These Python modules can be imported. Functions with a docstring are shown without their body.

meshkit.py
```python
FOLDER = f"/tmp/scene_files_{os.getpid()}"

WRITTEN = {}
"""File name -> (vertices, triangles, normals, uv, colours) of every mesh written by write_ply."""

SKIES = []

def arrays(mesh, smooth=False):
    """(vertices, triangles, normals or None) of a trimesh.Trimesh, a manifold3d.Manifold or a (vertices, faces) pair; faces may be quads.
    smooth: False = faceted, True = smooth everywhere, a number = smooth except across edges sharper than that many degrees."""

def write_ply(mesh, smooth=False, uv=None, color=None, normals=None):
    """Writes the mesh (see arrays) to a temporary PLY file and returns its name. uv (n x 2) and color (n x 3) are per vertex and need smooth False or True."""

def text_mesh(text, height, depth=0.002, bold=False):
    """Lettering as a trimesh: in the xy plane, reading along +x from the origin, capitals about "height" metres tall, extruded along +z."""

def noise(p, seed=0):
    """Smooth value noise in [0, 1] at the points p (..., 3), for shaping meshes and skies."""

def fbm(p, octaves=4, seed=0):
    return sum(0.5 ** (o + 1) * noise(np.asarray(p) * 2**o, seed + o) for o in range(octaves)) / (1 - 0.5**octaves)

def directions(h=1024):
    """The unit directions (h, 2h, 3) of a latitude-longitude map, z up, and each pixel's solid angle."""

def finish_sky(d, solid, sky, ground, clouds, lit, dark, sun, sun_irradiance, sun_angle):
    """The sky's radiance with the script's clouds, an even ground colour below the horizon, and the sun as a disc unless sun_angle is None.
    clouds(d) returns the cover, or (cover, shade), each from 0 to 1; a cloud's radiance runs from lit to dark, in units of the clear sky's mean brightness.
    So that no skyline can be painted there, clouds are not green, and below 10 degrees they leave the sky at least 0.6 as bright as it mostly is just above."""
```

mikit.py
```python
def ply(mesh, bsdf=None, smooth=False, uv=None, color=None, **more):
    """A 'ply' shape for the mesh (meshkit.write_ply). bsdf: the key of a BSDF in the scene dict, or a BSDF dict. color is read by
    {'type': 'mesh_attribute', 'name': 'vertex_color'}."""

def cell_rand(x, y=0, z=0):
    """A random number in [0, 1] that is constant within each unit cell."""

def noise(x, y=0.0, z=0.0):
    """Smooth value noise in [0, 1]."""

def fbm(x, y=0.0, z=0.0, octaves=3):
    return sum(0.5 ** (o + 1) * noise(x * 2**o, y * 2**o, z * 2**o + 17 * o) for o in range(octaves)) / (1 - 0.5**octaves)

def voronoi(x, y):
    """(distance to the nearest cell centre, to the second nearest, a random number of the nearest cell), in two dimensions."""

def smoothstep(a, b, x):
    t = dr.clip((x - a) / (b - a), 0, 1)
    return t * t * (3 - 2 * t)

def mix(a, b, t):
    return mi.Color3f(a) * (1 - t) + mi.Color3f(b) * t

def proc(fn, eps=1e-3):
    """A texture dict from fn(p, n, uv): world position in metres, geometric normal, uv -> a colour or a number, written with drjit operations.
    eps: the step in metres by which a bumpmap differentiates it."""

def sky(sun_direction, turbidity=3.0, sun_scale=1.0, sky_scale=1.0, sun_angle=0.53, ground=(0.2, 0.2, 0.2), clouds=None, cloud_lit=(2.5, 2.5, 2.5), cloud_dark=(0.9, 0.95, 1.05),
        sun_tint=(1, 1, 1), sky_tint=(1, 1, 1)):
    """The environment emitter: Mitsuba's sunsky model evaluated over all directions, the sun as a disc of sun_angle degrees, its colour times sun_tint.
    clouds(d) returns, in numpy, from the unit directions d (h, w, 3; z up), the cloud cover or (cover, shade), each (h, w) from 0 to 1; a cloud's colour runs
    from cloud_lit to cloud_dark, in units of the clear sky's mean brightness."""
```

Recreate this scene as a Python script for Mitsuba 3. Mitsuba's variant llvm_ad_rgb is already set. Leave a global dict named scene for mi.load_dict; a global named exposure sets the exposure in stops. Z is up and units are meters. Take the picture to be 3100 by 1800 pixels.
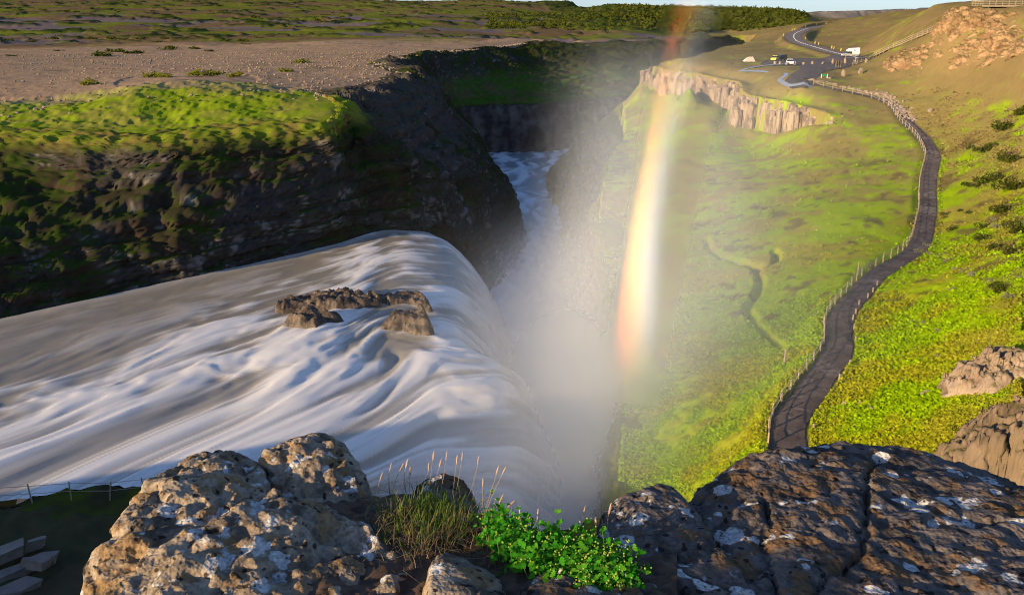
import math, random, numpy as np, trimesh, mitsuba as mi, drjit as dr, mikit, meshkit, shapely
from scipy.interpolate import PchipInterpolator, RBFInterpolator
from scipy.spatial import cKDTree, ConvexHull
T = mi.ScalarTransform4f
scene, labels = {}, {}
random.seed(5)
RNG = np.random.default_rng(11)

# ------------------------------------------------------------------ camera, sky, exposure
PITCH, FOC = 17.55, 2650.0
cp, sp = math.cos(math.radians(PITCH)), math.sin(math.radians(PITCH))
scene['camera'] = {'type': 'perspective', 'fov': 60.65, 'fov_axis': 'x', 'near_clip': 0.05, 'far_clip': 90000.0,
                   'to_world': T().look_at(origin=[0, 0, 0], target=[0, cp, -sp], up=[0, 0, 1])}
AZ, EL = math.radians(51.3 - 180), math.radians(12.0)
SUN = [math.sin(AZ) * math.cos(EL), math.cos(AZ) * math.cos(EL), math.sin(EL)]
scene['sky'] = mikit.sky(SUN, turbidity=3.0, sun_scale=1.0, sky_scale=0.95, sky_tint=(.74, .86, 1.25), sun_tint=(.96, 1.13, 1.6), ground=(0.1, 0.1, 0.08))
exposure = 3.05

# ------------------------------------------------------------------ helpers
def at(px, py, z=None, t=None):
    """the place seen at a point of the photograph (3100 x 1800), at a known height z or a known distance t"""
    X, Y = (px - 1550) / FOC, (900 - py) / FOC
    d = np.array([X, cp + sp * Y, -sp + cp * Y])
    return d * (t if t is not None else z / d[2])

def tag(key, label=None, cat=None, group=None, kind=None):
    labels[key] = {k: v for k, v in (('label', label), ('category', cat), ('group', group), ('kind', kind)) if v}

COUNT = {}
def key_of(name):
    n = COUNT.get(name, 0); COUNT[name] = n + 1
    return name if n == 0 else '%s_%03d' % (name, n)

def rgb(*c): return {'type': 'rgb', 'value': list(c)}

def nz(P, s, seed=0, o=3):
    return meshkit.fbm(np.asarray(P) / np.asarray(s, float), o, seed)

def sm(a, b, x):
    t = np.clip((x - a) / (b - a), 0, 1); return t * t * (3 - 2 * t)

def mixc(a, b, t): return np.asarray(a) * (1 - t[..., None]) + np.asarray(b) * t[..., None]

def grid_faces(nu, nv):
    i, j = np.meshgrid(np.arange(nu - 1), np.arange(nv - 1), indexing='ij')
    a = (i * nv + j).ravel(); b = a + nv
    return np.vstack([np.stack([a, b, b + 1], 1), np.stack([a, b + 1, a + 1], 1)])

def grid_normals(P):
    du, dv = np.gradient(P, axis=0), np.gradient(P, axis=1)
    n = np.cross(du, dv); return n / (np.linalg.norm(n, axis=2, keepdims=True) + 1e-12)

def loft(C, nu, nv, camw=True):
    """a dense sheet through rows of control points C (rows, stations, 3); finer where it is nearer"""
    C = np.asarray(C, float)
    def dense(A, n):                       # A (k, m, 3) interpolated along axis 0
        seg = np.linalg.norm(np.diff(A, axis=0), axis=2).mean(1)
        s = np.r_[0, np.cumsum(np.maximum(seg, 1e-3))]
        f = PchipInterpolator(s, A, axis=0)
        ss = np.linspace(0, s[-1], 400)
        w = 1 / np.maximum(np.linalg.norm(f(ss), axis=2).mean(1), 20) if camw else np.ones(400)
        c = np.r_[0, np.cumsum((w[1:] + w[:-1]) / 2)]
        return f(np.interp(np.linspace(0, c[-1], n), c, ss))
    A = dense(C, nv)                       # (nv, K, 3)
    return dense(A.transpose(1, 0, 2), nu)  # (nu, nv, 3)

def sheet(P, col=None, faces=None, bsdf='ground_colour', smooth=True):
    f = grid_faces(P.shape[0], P.shape[1]) if faces is None else faces
    return mikit.ply((P.reshape(-1, 3), f), bsdf, smooth=smooth, color=None if col is None else col.reshape(-1, 3))

def poly_sample(pts, step=0.5):
    pts = np.asarray(pts, float); d = np.linalg.norm(np.diff(pts, axis=0), axis=1)
    s = np.r_[0, np.cumsum(d)]; n = max(int(s[-1] / step), 2)
    return PchipInterpolator(s, pts, axis=0)(np.linspace(0, s[-1], n))

scene['ground_colour'] = {'type': 'twosided', 'b': {'type': 'diffuse', 'reflectance': {'type': 'mesh_attribute', 'name': 'vertex_color'}}}

# ------------------------------------------------------------------ the lie of the land
WZ, LZ = -33.0, -54.0                                  # upper river, lower river
PL = [(2331, 1420), (2331, 1333), (2337, 1270), (2349, 1247), (2376, 1214), (2402, 1181), (2425, 1151), (2451, 1120), (2472, 1091), (2490, 1068), (2498, 1036), (2498, 1011), (2498, 980), (2507, 958), (2518, 935), (2538, 914), (2556, 896), (2573, 876), (2589, 857), (2626, 824), (2655, 805), (2683, 790), (2713, 775), (2735, 758), (2751, 742), (2762, 720), (2767, 703), (2776, 666), (2783, 633), (2784, 578), (2788, 536), (2797, 499), (2803, 470), (2793, 446), (2780, 421), (2766, 404), (2737, 378), (2712, 347), (2691, 322), (2667, 307), (2625, 293), (2588, 285), (2526, 272), (2473, 260), (2440, 252)]
zk = PchipInterpolator([252, 285, 322, 396, 470, 578, 740, 900, 1420], [-14.0, -15.8, -17.5, -20.3, -22.3, -25.0, -27, -27, -27])
path_left = np.array([at(x, y, z=float(zk(y))) for x, y in PL])
path_left = poly_sample(path_left, 0.6)
for _ in range(6):
    path_left[1:-1] = (path_left[:-2] + 2 * path_left[1:-1] + path_left[2:]) / 4
tan = np.gradient(path_left[:, :2], axis=0); tan /= np.linalg.norm(tan, axis=1, keepdims=True)
path_n = np.stack([tan[:, 1], -tan[:, 0]], 1)          # to the right, walking away
PW = 2.3
path_mid = path_left.copy(); path_mid[:, :2] += path_n * PW / 2
ROADPX = [(2600, 178, -11.4), (2540, 163, -11.2), (2480, 147, -10.2), (2430, 132, -9), (2405, 118, -7.8), (2404, 106, -6.4), (2425, 94, -5), (2460, 84, -3.9), (2520, 75, -2.5), (2600, 64, None), (2680, 48, None), (2760, 33, None), (2800, 24, None)]
road = np.array([at(x, y, z=z) if z else at(x, y, t={2600: 560, 2680: 590, 2760: 625, 2800: 680}[x]) for x, y, z in ROADPX])
road = poly_sample(road, 1.5)

cps = []
def cpt(px, py, z=None, t=None): cps.append(at(px, py, z, t))
for x in (-250, 0, 250, 500, 800, 1000): cpt(x, 335, -14.6)
for x, y, z in ((0, 300, -14), (250, 290, -13.6), (450, 268, -12.0), (600, 262, -11.9), (760, 280, -12.8), (900, 290, -13.6), (1030, 310, -14.2), (-300, 270, -13.5), (0, 262, -13.4), (200, 220, -13.4), (600, 205, -13.4), (1000, 230, -13.3), (1000, 170, -13.4), (1200, 160, -13.3), (600, 160, -13.3), (0, 200, -13.2), (-400, 200, -13), (870, 270, -13.4), (1250, 220, -13.5), (1190, 185, -13.4), (1290, 160, -13.3), (1600, 133, -13), (1450, 140, -13), (1850, 128, -13), (2050, 128, -13), (2200, 113, -13)):
    cpt(x, y, z)
for x in (-500, 0, 400, 800, 1200): cpt(x, 122, t=520)
for x, y, t in ((-500, 60, 900), (0, 62, 900), (500, 64, 900), (900, 66, 900), (1300, 72, 850), (-500, 18, 1350), (0, 20, 1350), (500, 22, 1350), (1000, 26, 1350), (1400, 36, 1250), (-500, -14, 1900), (0, -12, 1900), (500, -8, 1900), (1000, -4, 1900), (1500, 1, 1900), (1700, 6, 1800), (1735, 6, 1800), (1765, 36, 1800), (1650, 42, 1300),
                (1500, 104, 720), (1750, 104, 760), (2000, 103, 800), (2200, 100, 860), (1700, 60, 950), (1800, 50, 960), (2000, 50, 960), (2200, 55, 980), (2380, 62, 1000), (1850, 17, 1180), (2060, 22, 1180), (2250, 26, 1180), (2385, 33, 1180), (2410, 36, 1180), (1950, 16, 1400), (2200, 24, 1400), (2400, 36, 1400), (2490, 74, 1150), (2490, 70, 1900), (2600, 66, 1900), (1800, 35, 2200)):
    cpt(x, y, t=t)
# right plateau, car park, hills
for x, y, z in ((1975, 190, -12.3), (2100, 180, -12), (2100, 165, -11.4), (2200, 152, -11.2), (2200, 180, -12), (2260, 190, -12), (2180, 145, -11), (2300, 150, -11), (2350, 220, -12.6), (2440, 240, -13), (2500, 190, -11.9), (2550, 205, -12.1), (2400, 190, -11.9), (2590, 165, -11.4), (2640, 175, -11.4), (2290, 240, -13.4), (2200, 235, -13.6), (2100, 215, -13)):
    cpt(x, y, z)
for x, y, t in ((2250, 121, 520), (2310, 97, 560), (2340, 90, 600), (2440, 72, 640), (2500, 68, 700), (2560, 110, 400), (2650, 132, 345), (2700, 82, 330), (2760, 50, 330), (2830, 16, 300), (2750, 30, 560), (2650, 48, 600), (2800, 62, 270), (2740, 122, 262), (2900, 12, 290), (3000, 9, 270), (3100, 4, 260), (2590, 196, 252), (2700, 150, 238), (2830, 93, 222), (2690, 217, 212), (2780, 222, 203), (2870, 228, 192), (2960, 205, 186), (3050, 172, 178), (3120, 150, 172), (2850, 85, 212), (2890, 42, 205), (3000, 38, 196), (3100, 36, 188), (3060, 24, 205), (3200, 20, 200)):
    cpt(x, y, t=t)
# columns: top and foot, and the meadow
COLTOP = [(1962, 198, 268), (2010, 212, 261), (2080, 222, 249), (2150, 235, 237), (2230, 252, 222), (2250, 284, 209), (2300, 296, 203), (2360, 306, 197), (2430, 322, 190), (2490, 342, 183), (2540, 362, 178)]
COLFOOT = [(1968, 258, 263), (2010, 278, 255), (2080, 290, 243), (2150, 300, 231), (2235, 325, 216), (2255, 372, 203), (2300, 393, 197), (2350, 406, 191), (2420, 392, 185), (2490, 378, 180), (2545, 375, 177)]
_t = np.array([at(x, y, t=t) for x, y, t in COLTOP]); _fz = np.array([at(x, f[1], t=t)[2] for (x, y, t), f in zip(COLTOP, COLFOOT)])
_s = np.r_[0, np.cumsum(np.linalg.norm(np.diff(_t[:, :2], axis=0), axis=1))]; _u = np.arange(0, _s[-1], .5)
CL = PchipInterpolator(_s, _t, axis=0)(_u); CLT, CLF = CL[:, 2].copy(), PchipInterpolator(_s, _fz)(_u)
_d = np.gradient(CL[:, :2], axis=0); CN = np.stack([-_d[:, 1], _d[:, 0]], 1); CN /= np.linalg.norm(CN, axis=1, keepdims=True); CN *= np.sign(CN[:, :1])
for i in range(0, len(CL), 12):
    cps.append(np.r_[CL[i, :2] + CN[i] * 3.5, CLT[i] + .2]); cps.append(np.r_[CL[i, :2] - CN[i] * 2.5, CLF[i] - .3])
for x, y, t in ((1850, 320, 300), (1900, 300, 283), (1920, 400, 235), (2000, 380, 225), (2100, 400, 207), (2000, 500, 185), (2200, 480, 183), (2200, 600, 150), (2400, 500, 165), (2600, 450, 163), (2600, 560, 142), (2500, 650, 128), (1950, 620, 158)):
    cpt(x, y, t=t)
for x, y, z in ((1870, 700, -34.2), (1950, 760, -33), (2200, 760, -31), (2450, 760, -28.5), (2650, 700, -27), (2300, 880, -30), (2050, 960, -32), (1960, 1000, -33.6), (2400, 1000, -28.6), (2200, 1100, -30.2), (2050, 1250, -31.5), (1930, 1300, -33.5), (2250, 1300, -28.9), (2150, 1450, -29.8), (1960, 1500, -32), (2000, 1650, -31)):
    cpt(x, y, z)
for i in range(0, len(path_left), 10):
    cps.append(path_left[i])
    p = path_left[i]; n = path_n[i]
    cps.append(np.r_[p[:2] + n * PW, p[2]])
    if p[1] < 172:
        for o, h in ((6, 2.2), (13, 6.0), (22, 10.8), (33, 16.5), (45, 21), (62, 25)):
            q = p[:2] + n * (PW + o)
            if q[1] > -20: cps.append(np.r_[q, min(p[2] + h, 1.5)])
cps += [np.array(p, float) for p in ((-60, 40, -27), (-29, 43, -27), (-27, 46.5, -27), (-24, 49, -27), (-15, 44, -27.5), (0, 42, -28.5), (8, 45, -30), (14, 38, -28), (0, 28, -27), (-30, 25, -26), (150, 60, 3), (150, 150, 3), (200, 250, 5), (-300, 120, -14), (-200, 60, -14))]
cps = np.array(cps)
keep = [0]
tree = cKDTree(cps[:, :2])
drop = set()
for a, b in sorted(tree.query_pairs(1.2)): drop.add(b)
cps = np.array([c for i, c in enumerate(cps) if i not in drop])
def warp(xy):                                           # near things count finer than far ones
    r = np.linalg.norm(xy, axis=1, keepdims=True); return xy / r * np.log1p(r / 15.0) * 40
RBF = RBFInterpolator(warp(cps[:, :2]), cps[:, 2], kernel='linear', smoothing=0.02)
def Hraw(xy):
    xy = np.asarray(xy, float).reshape(-1, 2)
    return np.concatenate([RBF(warp(xy[i:i + 60000])) for i in range(0, len(xy), 60000)])

# rim of the gorge and of the river bed (everything inside is below)
LRIM = [(-190, 35), (-130, 88)] + [tuple(at(x, y, -15)[:2]) for x, y in ((60, 385), (300, 392), (500, 395), (760, 375), (1000, 366))] + [(-28.5, 153), (-33, 170), (-29, 200), (-26, 236), (-34, 262), (-41, 304), (-36, 382), (-14, 455), (10, 530), (50, 552), (93, 572), (140, 660), (177, 752)]
RRIM = [(190, 745), (150, 560), (110, 440), (88, 383), (62, 307), (43, 277)]
REDGE = [(36, 292), (33, 262), (29, 230), (20.6, 194), (15, 149), (13, 117), (12.2, 88), (10.5, 75), (8.2, 60), (7, 51), (2, 46), (-6, 45.5), (-14, 46), (-24, 47), (-30, 44.6), (-60, 28), (-120, -16)]
HOLE = shapely.Polygon(LRIM + RRIM + REDGE)
rim_tree = cKDTree(poly_sample(np.array(LRIM + RRIM + REDGE + LRIM[:1]), 0.5))
LEFTCUT = shapely.Polygon(LRIM + RRIM[:1] + [(0, 4000), (-4000, 4000), (-4000, 0)])

ctree = cKDTree(CL[:, :2])
ptree = cKDTree(path_mid[:, :2]); rtree = cKDTree(road[:, :2])
def H(xy):
    """height of the ground, smooth (no small relief)"""
    xy = np.asarray(xy, float).reshape(-1, 2)
    h = Hraw(xy)
    d, i = ctree.query(xy); side = ((xy - CL[i, :2]) * CN[i]).sum(1); en = np.minimum(i, len(CL) - 1 - i) * .5; k = sm(0, 3, en)
    w = (1 - sm(2.0, 9, d)) * (side < 0) * k; h = h * (1 - w) + np.minimum(CLF[i] - .15 * d, h) * w
    w = (1 - sm(1.5, 7, d)) * (side >= 0) * k; h = h * (1 - w) + CLT[i] * w
    d, i = ptree.query(xy); w = 1 - sm(PW * 0.62, PW * 0.62 + 2.0, d); h = h * (1 - w) + path_mid[i, 2] * w
    d, i = rtree.query(xy); w = 1 - sm(4.2, 9.0, d); h = h * (1 - w) + road[i, 2] * w
    return h
def Hat(x, y): return float(H([[x, y]])[0])
PARK = shapely.Polygon([tuple(at(x, y, z)[:2]) for x, y, z in ((2300, 196, -12), (2345, 178, -12), (2560, 168, -11.5), (2600, 166, -11.4), (2600, 186, -12), (2570, 203, -12), (2500, 212, -12.2), (2455, 240, -13), (2445, 252, -13.6), (2400, 245, -13.3), (2372, 236, -13), (2420, 218, -12.6), (2421, 206, -12.3), (2340, 204, -12.2))])

DITCH = [cKDTree(poly_sample(np.array([at(x, y, z)[:2] for x, y, z in L]), .2)) for L in (((2345, 765, -29.6), (2335, 800, -29.8), (2295, 808, -30), (2302, 850, -30), (2285, 900, -30.2), (2262, 935, -30.3), (2290, 985, -30), (2310, 1020, -30), (2340, 1060, -29.8), (2368, 1092, -29.5)), ((2140, 730, -31.5), (2170, 770, -31.3), (2230, 795, -31), (2300, 810, -30)), ((1975, 1010, -33), (1985, 1050, -33), (2010, 1090, -32.5), (2020, 1120, -32.5)))]
def ditch(xy): return sum(k * (1 - sm(.15, .8, t.query(xy)[0] + .25 * (nz(np.c_[xy, xy[:, 0] * 0], 1.3, 19) - .5))) for k, t in zip((1, .6, .7), DITCH))

# ------------------------------------------------------------------ the ground: one sheet from below the viewpoint to the hills
def ground():
    th = np.radians(np.r_[-80, -70, -60, -52, -46, -41, np.linspace(-37, 36, 690), 40, 46, 52, 60, 70, 80])
    r = np.exp(np.linspace(np.log(30), np.log(4200), 800))
    R, TH = np.meshgrid(r, th, indexing='xy')
    x, y = R * np.sin(TH), R * np.cos(TH)
    xy = np.stack([x.ravel(), y.ravel()], 1)
    h = H(xy)
    inside = shapely.contains_xy(HOLE, xy[:, 0], xy[:, 1]); d = rim_tree.query(xy)[0]
    dp = ptree.query(xy)[0]; dr_ = rtree.query(xy)[0]
    park = shapely.contains_xy(PARK, xy[:, 0], xy[:, 1])
    parkd = cKDTree(poly_sample(np.array(PARK.exterior.coords), 1.0)).query(xy)[0]
    parkd = np.where(park, -parkd, parkd)
    left = shapely.contains_xy(LEFTCUT, xy[:, 0], xy[:, 1])
    rr = np.linalg.norm(xy, axis=1)
    P3 = np.c_[xy, h]
    flat = sm(PW * 0.55, PW * 0.55 + 1.2, dp) * sm(3.6, 6, dr_) * sm(-0.5, 2.5, parkd)
    meadow = (~left) & (rr < 330)
    # relief
    big = nz(P3, 14, 1) - .5; mid = nz(P3, 3.2, 2) - .5; fine = nz(P3, 0.8, 3, 2) - .5
    tus = np.abs(nz(P3, 1.9, 4, 2) - .5) * 2
    far = sm(250, 600, rr)
    rel = np.where(left, big * 1.2 + mid * .5, big * .9 + mid * .5 + fine * (.5 - .32 * sm(80, 125, rr)) - tus * (.25 - .15 * sm(80, 125, rr)) + .1 - ditch(xy) * .9)
    gravel = left & (h < -12.6) & (h > -13.9) & (rr > 150) & (rr < 640)
    lawn = left & (rr < 192)
    brow = lawn * (1 - sm(0, 14, d))
    rel = np.where(lawn, big * 1.8 + mid * 1.3 + fine * .45 - tus * .35, rel)
    rel = np.where(gravel & ~lawn, big * .35 + mid * .2 + fine * .25, rel)
    hb = (nz(P3, (22, 22, 22), 7, 3) - .5)
    bush = sm(.08, .2, hb) * left * sm(520, 600, rr)
    hill = left & (xy[:, 0] > 60) & (rr > 830)
    rel = rel + bush * 2.0 * (0.5 + nz(P3, 6, 8, 2)) + far * (nz(P3, 90, 9) - .5) * 7
    rel = rel + hill * (nz(P3, 7, 10, 3) - .4) * 6
    rel = np.where(left, rel * (.1 + .9 * sm(2, 13, d)), rel)
    h2 = h + rel * flat - inside * np.where(left, d * .3, np.minimum(d * 12, 60)) - (1 - flat) * .05
    # colour of what grows there
    n1, n2, n3 = nz(P3, 9, 21), nz(P3, 2.5, 22), nz(P3, 45, 23)
    lush, olive, brown = (.275, .375, .006), (.345, .335, .012), (.25, .17, .075)
    tus_b = sm(.60, .68, nz(P3, (2.2, 2.2, 2.2), 24, 3)) * sm(75, 95, rr) * (1 - sm(170, 210, rr))
    c = mixc(lush, olive, sm(.45, .62, n1 * .6 + n2 * .4))
    dryness = sm(105, 175, rr) * .55 + sm(-24, -8, h) * .5
    c = mixc(c, brown, np.clip(sm(.50, .66, n2 * .55 + n1 * .45 + dryness * .22) * (0.35 + .6 * dryness), 0, 1))
    c = mixc(c, (.14, .095, .045), tus_b * .75)
    c = mixc(c, (.16, .15, .05), sm(.5, .62, nz(P3, 5, 25)) * sm(180, 260, rr) * .6)
    cg = mixc((.29, .19, .115), (.37, .255, .16), n2)                       # gravel and stones
    cg = mixc(cg, (.13, .11, .06), sm(.55, .7, n1) * .5)
    lawnc = mixc((.20, .27, .012), (.22, .22, .035), sm(.42, .6, n2 * .5 + n1 * .5))
    farc = mixc((.13, .145, .02), (.15, .10, .05), sm(.42, .56, n3))
    farc = mixc(farc, (.15, .11, .13), sm(.53, .6, nz(P3, (60, 60, 60), 27)) * .8 * sm(560, 620, rr) * (1 - sm(1000, 1300, rr)))   # lupin flowers
    farc = mixc(farc, (.035, .05, .012), np.clip(bush + hill * .75, 0, 1))
    farc = mixc(farc, (.05, .075, .012), hill * sm(.5, .65, n2) * .8)
    lc = mixc(cg, farc, np.where(gravel, 0, sm(480, 560, rr + 60 * (n1 - .5))))
    edge_g = sm(172, 196, rr + 34 * (n1 - .5))
    lc = mixc(lawnc, lc, edge_g)
    c = np.where(left[:, None], lc, c)
    c = mixc(c, (.06, .05, .03), sm(0, 5, np.where(inside, d, 0)) * .8)
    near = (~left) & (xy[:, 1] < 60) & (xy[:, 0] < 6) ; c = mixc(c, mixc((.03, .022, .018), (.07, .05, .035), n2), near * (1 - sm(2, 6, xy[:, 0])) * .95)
    dirt = (1 - sm(PW * .5, PW * .5 + .5, dp))
    c = mixc(c, (.12, .09, .065), dirt * .8)
    c = mixc(c, (.16, .12, .09), (1 - sm(3.4, 5.5, dr_)) * .7)
    c = c * (1 + (.4 - .25 * sm(75, 120, rr) * ~left) * (nz(P3, .5, 31, 2) - .5))[:, None]
    P = np.c_[xy, h2].reshape(len(th), len(r), 3)
    f = grid_faces(len(th), len(r))
    bad = (inside & (d > np.where(left, .5, 1.6))).reshape(-1)
    f = f[~bad[f].all(1)]
    used = np.unique(f); m = -np.ones(len(xy), int); m[used] = np.arange(len(used))
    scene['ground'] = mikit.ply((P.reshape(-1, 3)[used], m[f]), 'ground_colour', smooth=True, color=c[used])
    tag('ground', 'green meadow, hillside and stony plateau on both sides of the gorge', kind='structure')
ground()

# ------------------------------------------------------------------ cliffs of the left bank, the gorge and the far wall
def rock_colour(P, n, moss=(.045, .06, .012), amount=.5, pale=.5, seed=0):
    q = P.reshape(-1, 3); up = np.abs(n[..., 2]).ravel()
    a, b, c3 = nz(q, 3.0, 41 + seed), nz(q, .9, 42 + seed), nz(q, 9, 43 + seed)
    col = mixc((.052, .045, .042), (.085, .07, .06), a)
    col = mixc(col, (.25, .23, .22), sm(.55, .63, a * .4 + b * .35 + .25 * nz(q, (.5, .5, 1.6), 46 + seed)) * pale)
    col = mixc(col, (.02, .017, .015), sm(.06, .0, np.abs(nz(q, (1.1, 1.1, 2.6), 39 + seed, 3) - .5)) * .6)
    col = mixc(col, (.06, .035, .022), sm(.45, .6, c3) * .7)
    m = sm(.30, .75, up + (c3 - .5) * 1.4 + (b - .5) * .7 - .5 + amount)
    mc = mixc(moss, (.045, .038, .02), sm(.4, .62, nz(q, 2.2, 44 + seed)))
    col = mixc(col, mc, m)
    return (col * (.75 + .5 * nz(q, .45, 45, 2))[:, None]).reshape(P.shape)

def rough(P, amp, s=2.5, blocks=1.0, seed=0, hold=None):
    """rock relief along the sheet's normals: blocks, vertical joints and small breaks"""
    n = grid_normals(P); q = P.reshape(-1, 3)
    a = nz(q, (s * 2.2, s * 2.2, s * 2.2), 51 + seed, 4) - .5
    v = nz(q, (s * .5, s * .5, s * 2.4), 52 + seed, 3); v = np.abs(v - .5) * 2
    b = nz(q, (s, s, s * .5), 53 + seed, 3); b = np.round(b * 9) / 9 - .5
    d = (a * 1.3 + (b * .9 - v * .55 + .15) * blocks).reshape(P.shape[:2]) * amp
    if hold is not None: d = d * hold
    return P + n * d[..., None]

def pz(p, z): return np.r_[np.asarray(p[:2], float), z]
ST = []       # stations from upstream to the far end of the gorge: foot, base, mid, top of the steep, brow, in the plateau
def station(base, bz, rim, rz=-15.2, shelf=None, sz=None):
    base, rim = np.array(base, float), np.array(rim, float); rz = Hat(*rim) + .25
    back = rim + (rim - base) / (np.linalg.norm(rim - base) + 1e-9) * 9
    if shelf is None:
        a, b = base * .72 + rim * .28, base * .35 + rim * .65
        rows = [pz(base + (base - rim) * .1, bz - 4), pz(base, bz), pz(base * .86 + rim * .14, bz + 3.2), pz(a, bz * .62 + rz * .38), pz(b, bz * .3 + rz * .7), pz(base * .12 + rim * .88, rz - .9), pz(rim, rz), pz(rim * .6 + back * .4, Hat(*(rim * .6 + back * .4)) + .2), pz(back, Hat(*back) - .7)]
    else:
        shelf = np.array(shelf, float)
        rows = [pz(base + (base - rim) * .08, bz - 4), pz(base, bz), pz(base * .7 + shelf * .3, bz * .55 + sz * .45), pz(base * .15 + shelf * .85, sz - 1.8), pz(shelf, sz), pz(shelf * .6 + rim * .4, sz * .62 + rz * .38), pz(rim, rz), pz(rim * .6 + back * .4, Hat(*(rim * .6 + back * .4)) + .2), pz(back, Hat(*back) - .7)]
    ST.append(rows)
B = lambda x, y: at(x, y, WZ)[:2]
station((-150, 5), WZ, (-190, 35)); station((-98, 57), WZ, (-130, 88))
station(B(0, 972), WZ, LRIM[2]); station(B(190, 918), WZ, LRIM[3]); station(B(369, 873), WZ, LRIM[4] + np.array([-6, 0])); station(B(590, 836), WZ, LRIM[5] + np.array([-8, -4]))
station(B(787, 775), WZ, LRIM[5] + np.array([4, 2])); station(B(984, 732), WZ, LRIM[6] + np.array([-1, 0])); station(B(1140, 694), WZ, LRIM[7])
station((-16, 146), WZ - 2, (-32, 165), -14.4, (-20, 149), -23)
station((-7, 168), LZ, (-33, 178), -14, (-13, 172), -30)
station((1, 199), LZ, (-30, 202), -13.8, (-7, 202), -34); station((3, 222), LZ, (-27, 224), -13.8, (-6, 224), -35)
station((-.5, 245), LZ, (-26, 240), -13.8, (-8.5, 244), -35); station((-8.5, 289), LZ, (-39, 285), -13.6, (-12.5, 288), -34.5)
station((-15, 330), LZ, (-41, 312), -13.6, (-18, 328), -34); station((-18, 362), LZ, (-37, 376), -13.5, (-24, 364), -34)
station((-8, 378), LZ, (-30, 410), -13.4, (-10, 383), -34.5); station((12, 380), LZ, (-10, 470), -13.4, (13, 386), -34.5); station((32, 395), LZ, (10, 530), -13.2, (34, 402), -35)
station((60, 430), LZ, (50, 554), -13.2, (60, 438), -35); station((100, 490), LZ, (93, 574), -13.2, (99, 500), -34); station((140, 560), LZ, (130, 640), -13.2, (138, 570), -33); station((190, 720), LZ, (180, 756), -13.2, (188, 730), -33)
C = np.array(ST).transpose(1, 0, 2)
Pc = loft(C, 960, 270)
hold = np.ones(Pc.shape[:2]); vv = np.linspace(0, 1, 270); hold *= (1 - sm(.86, .97, vv))[None] * .85 + .15; hold *= 1 - .75 * sm(-20.5, -16.5, Pc[..., 2]) * (Pc[..., 1] < 172)
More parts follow.
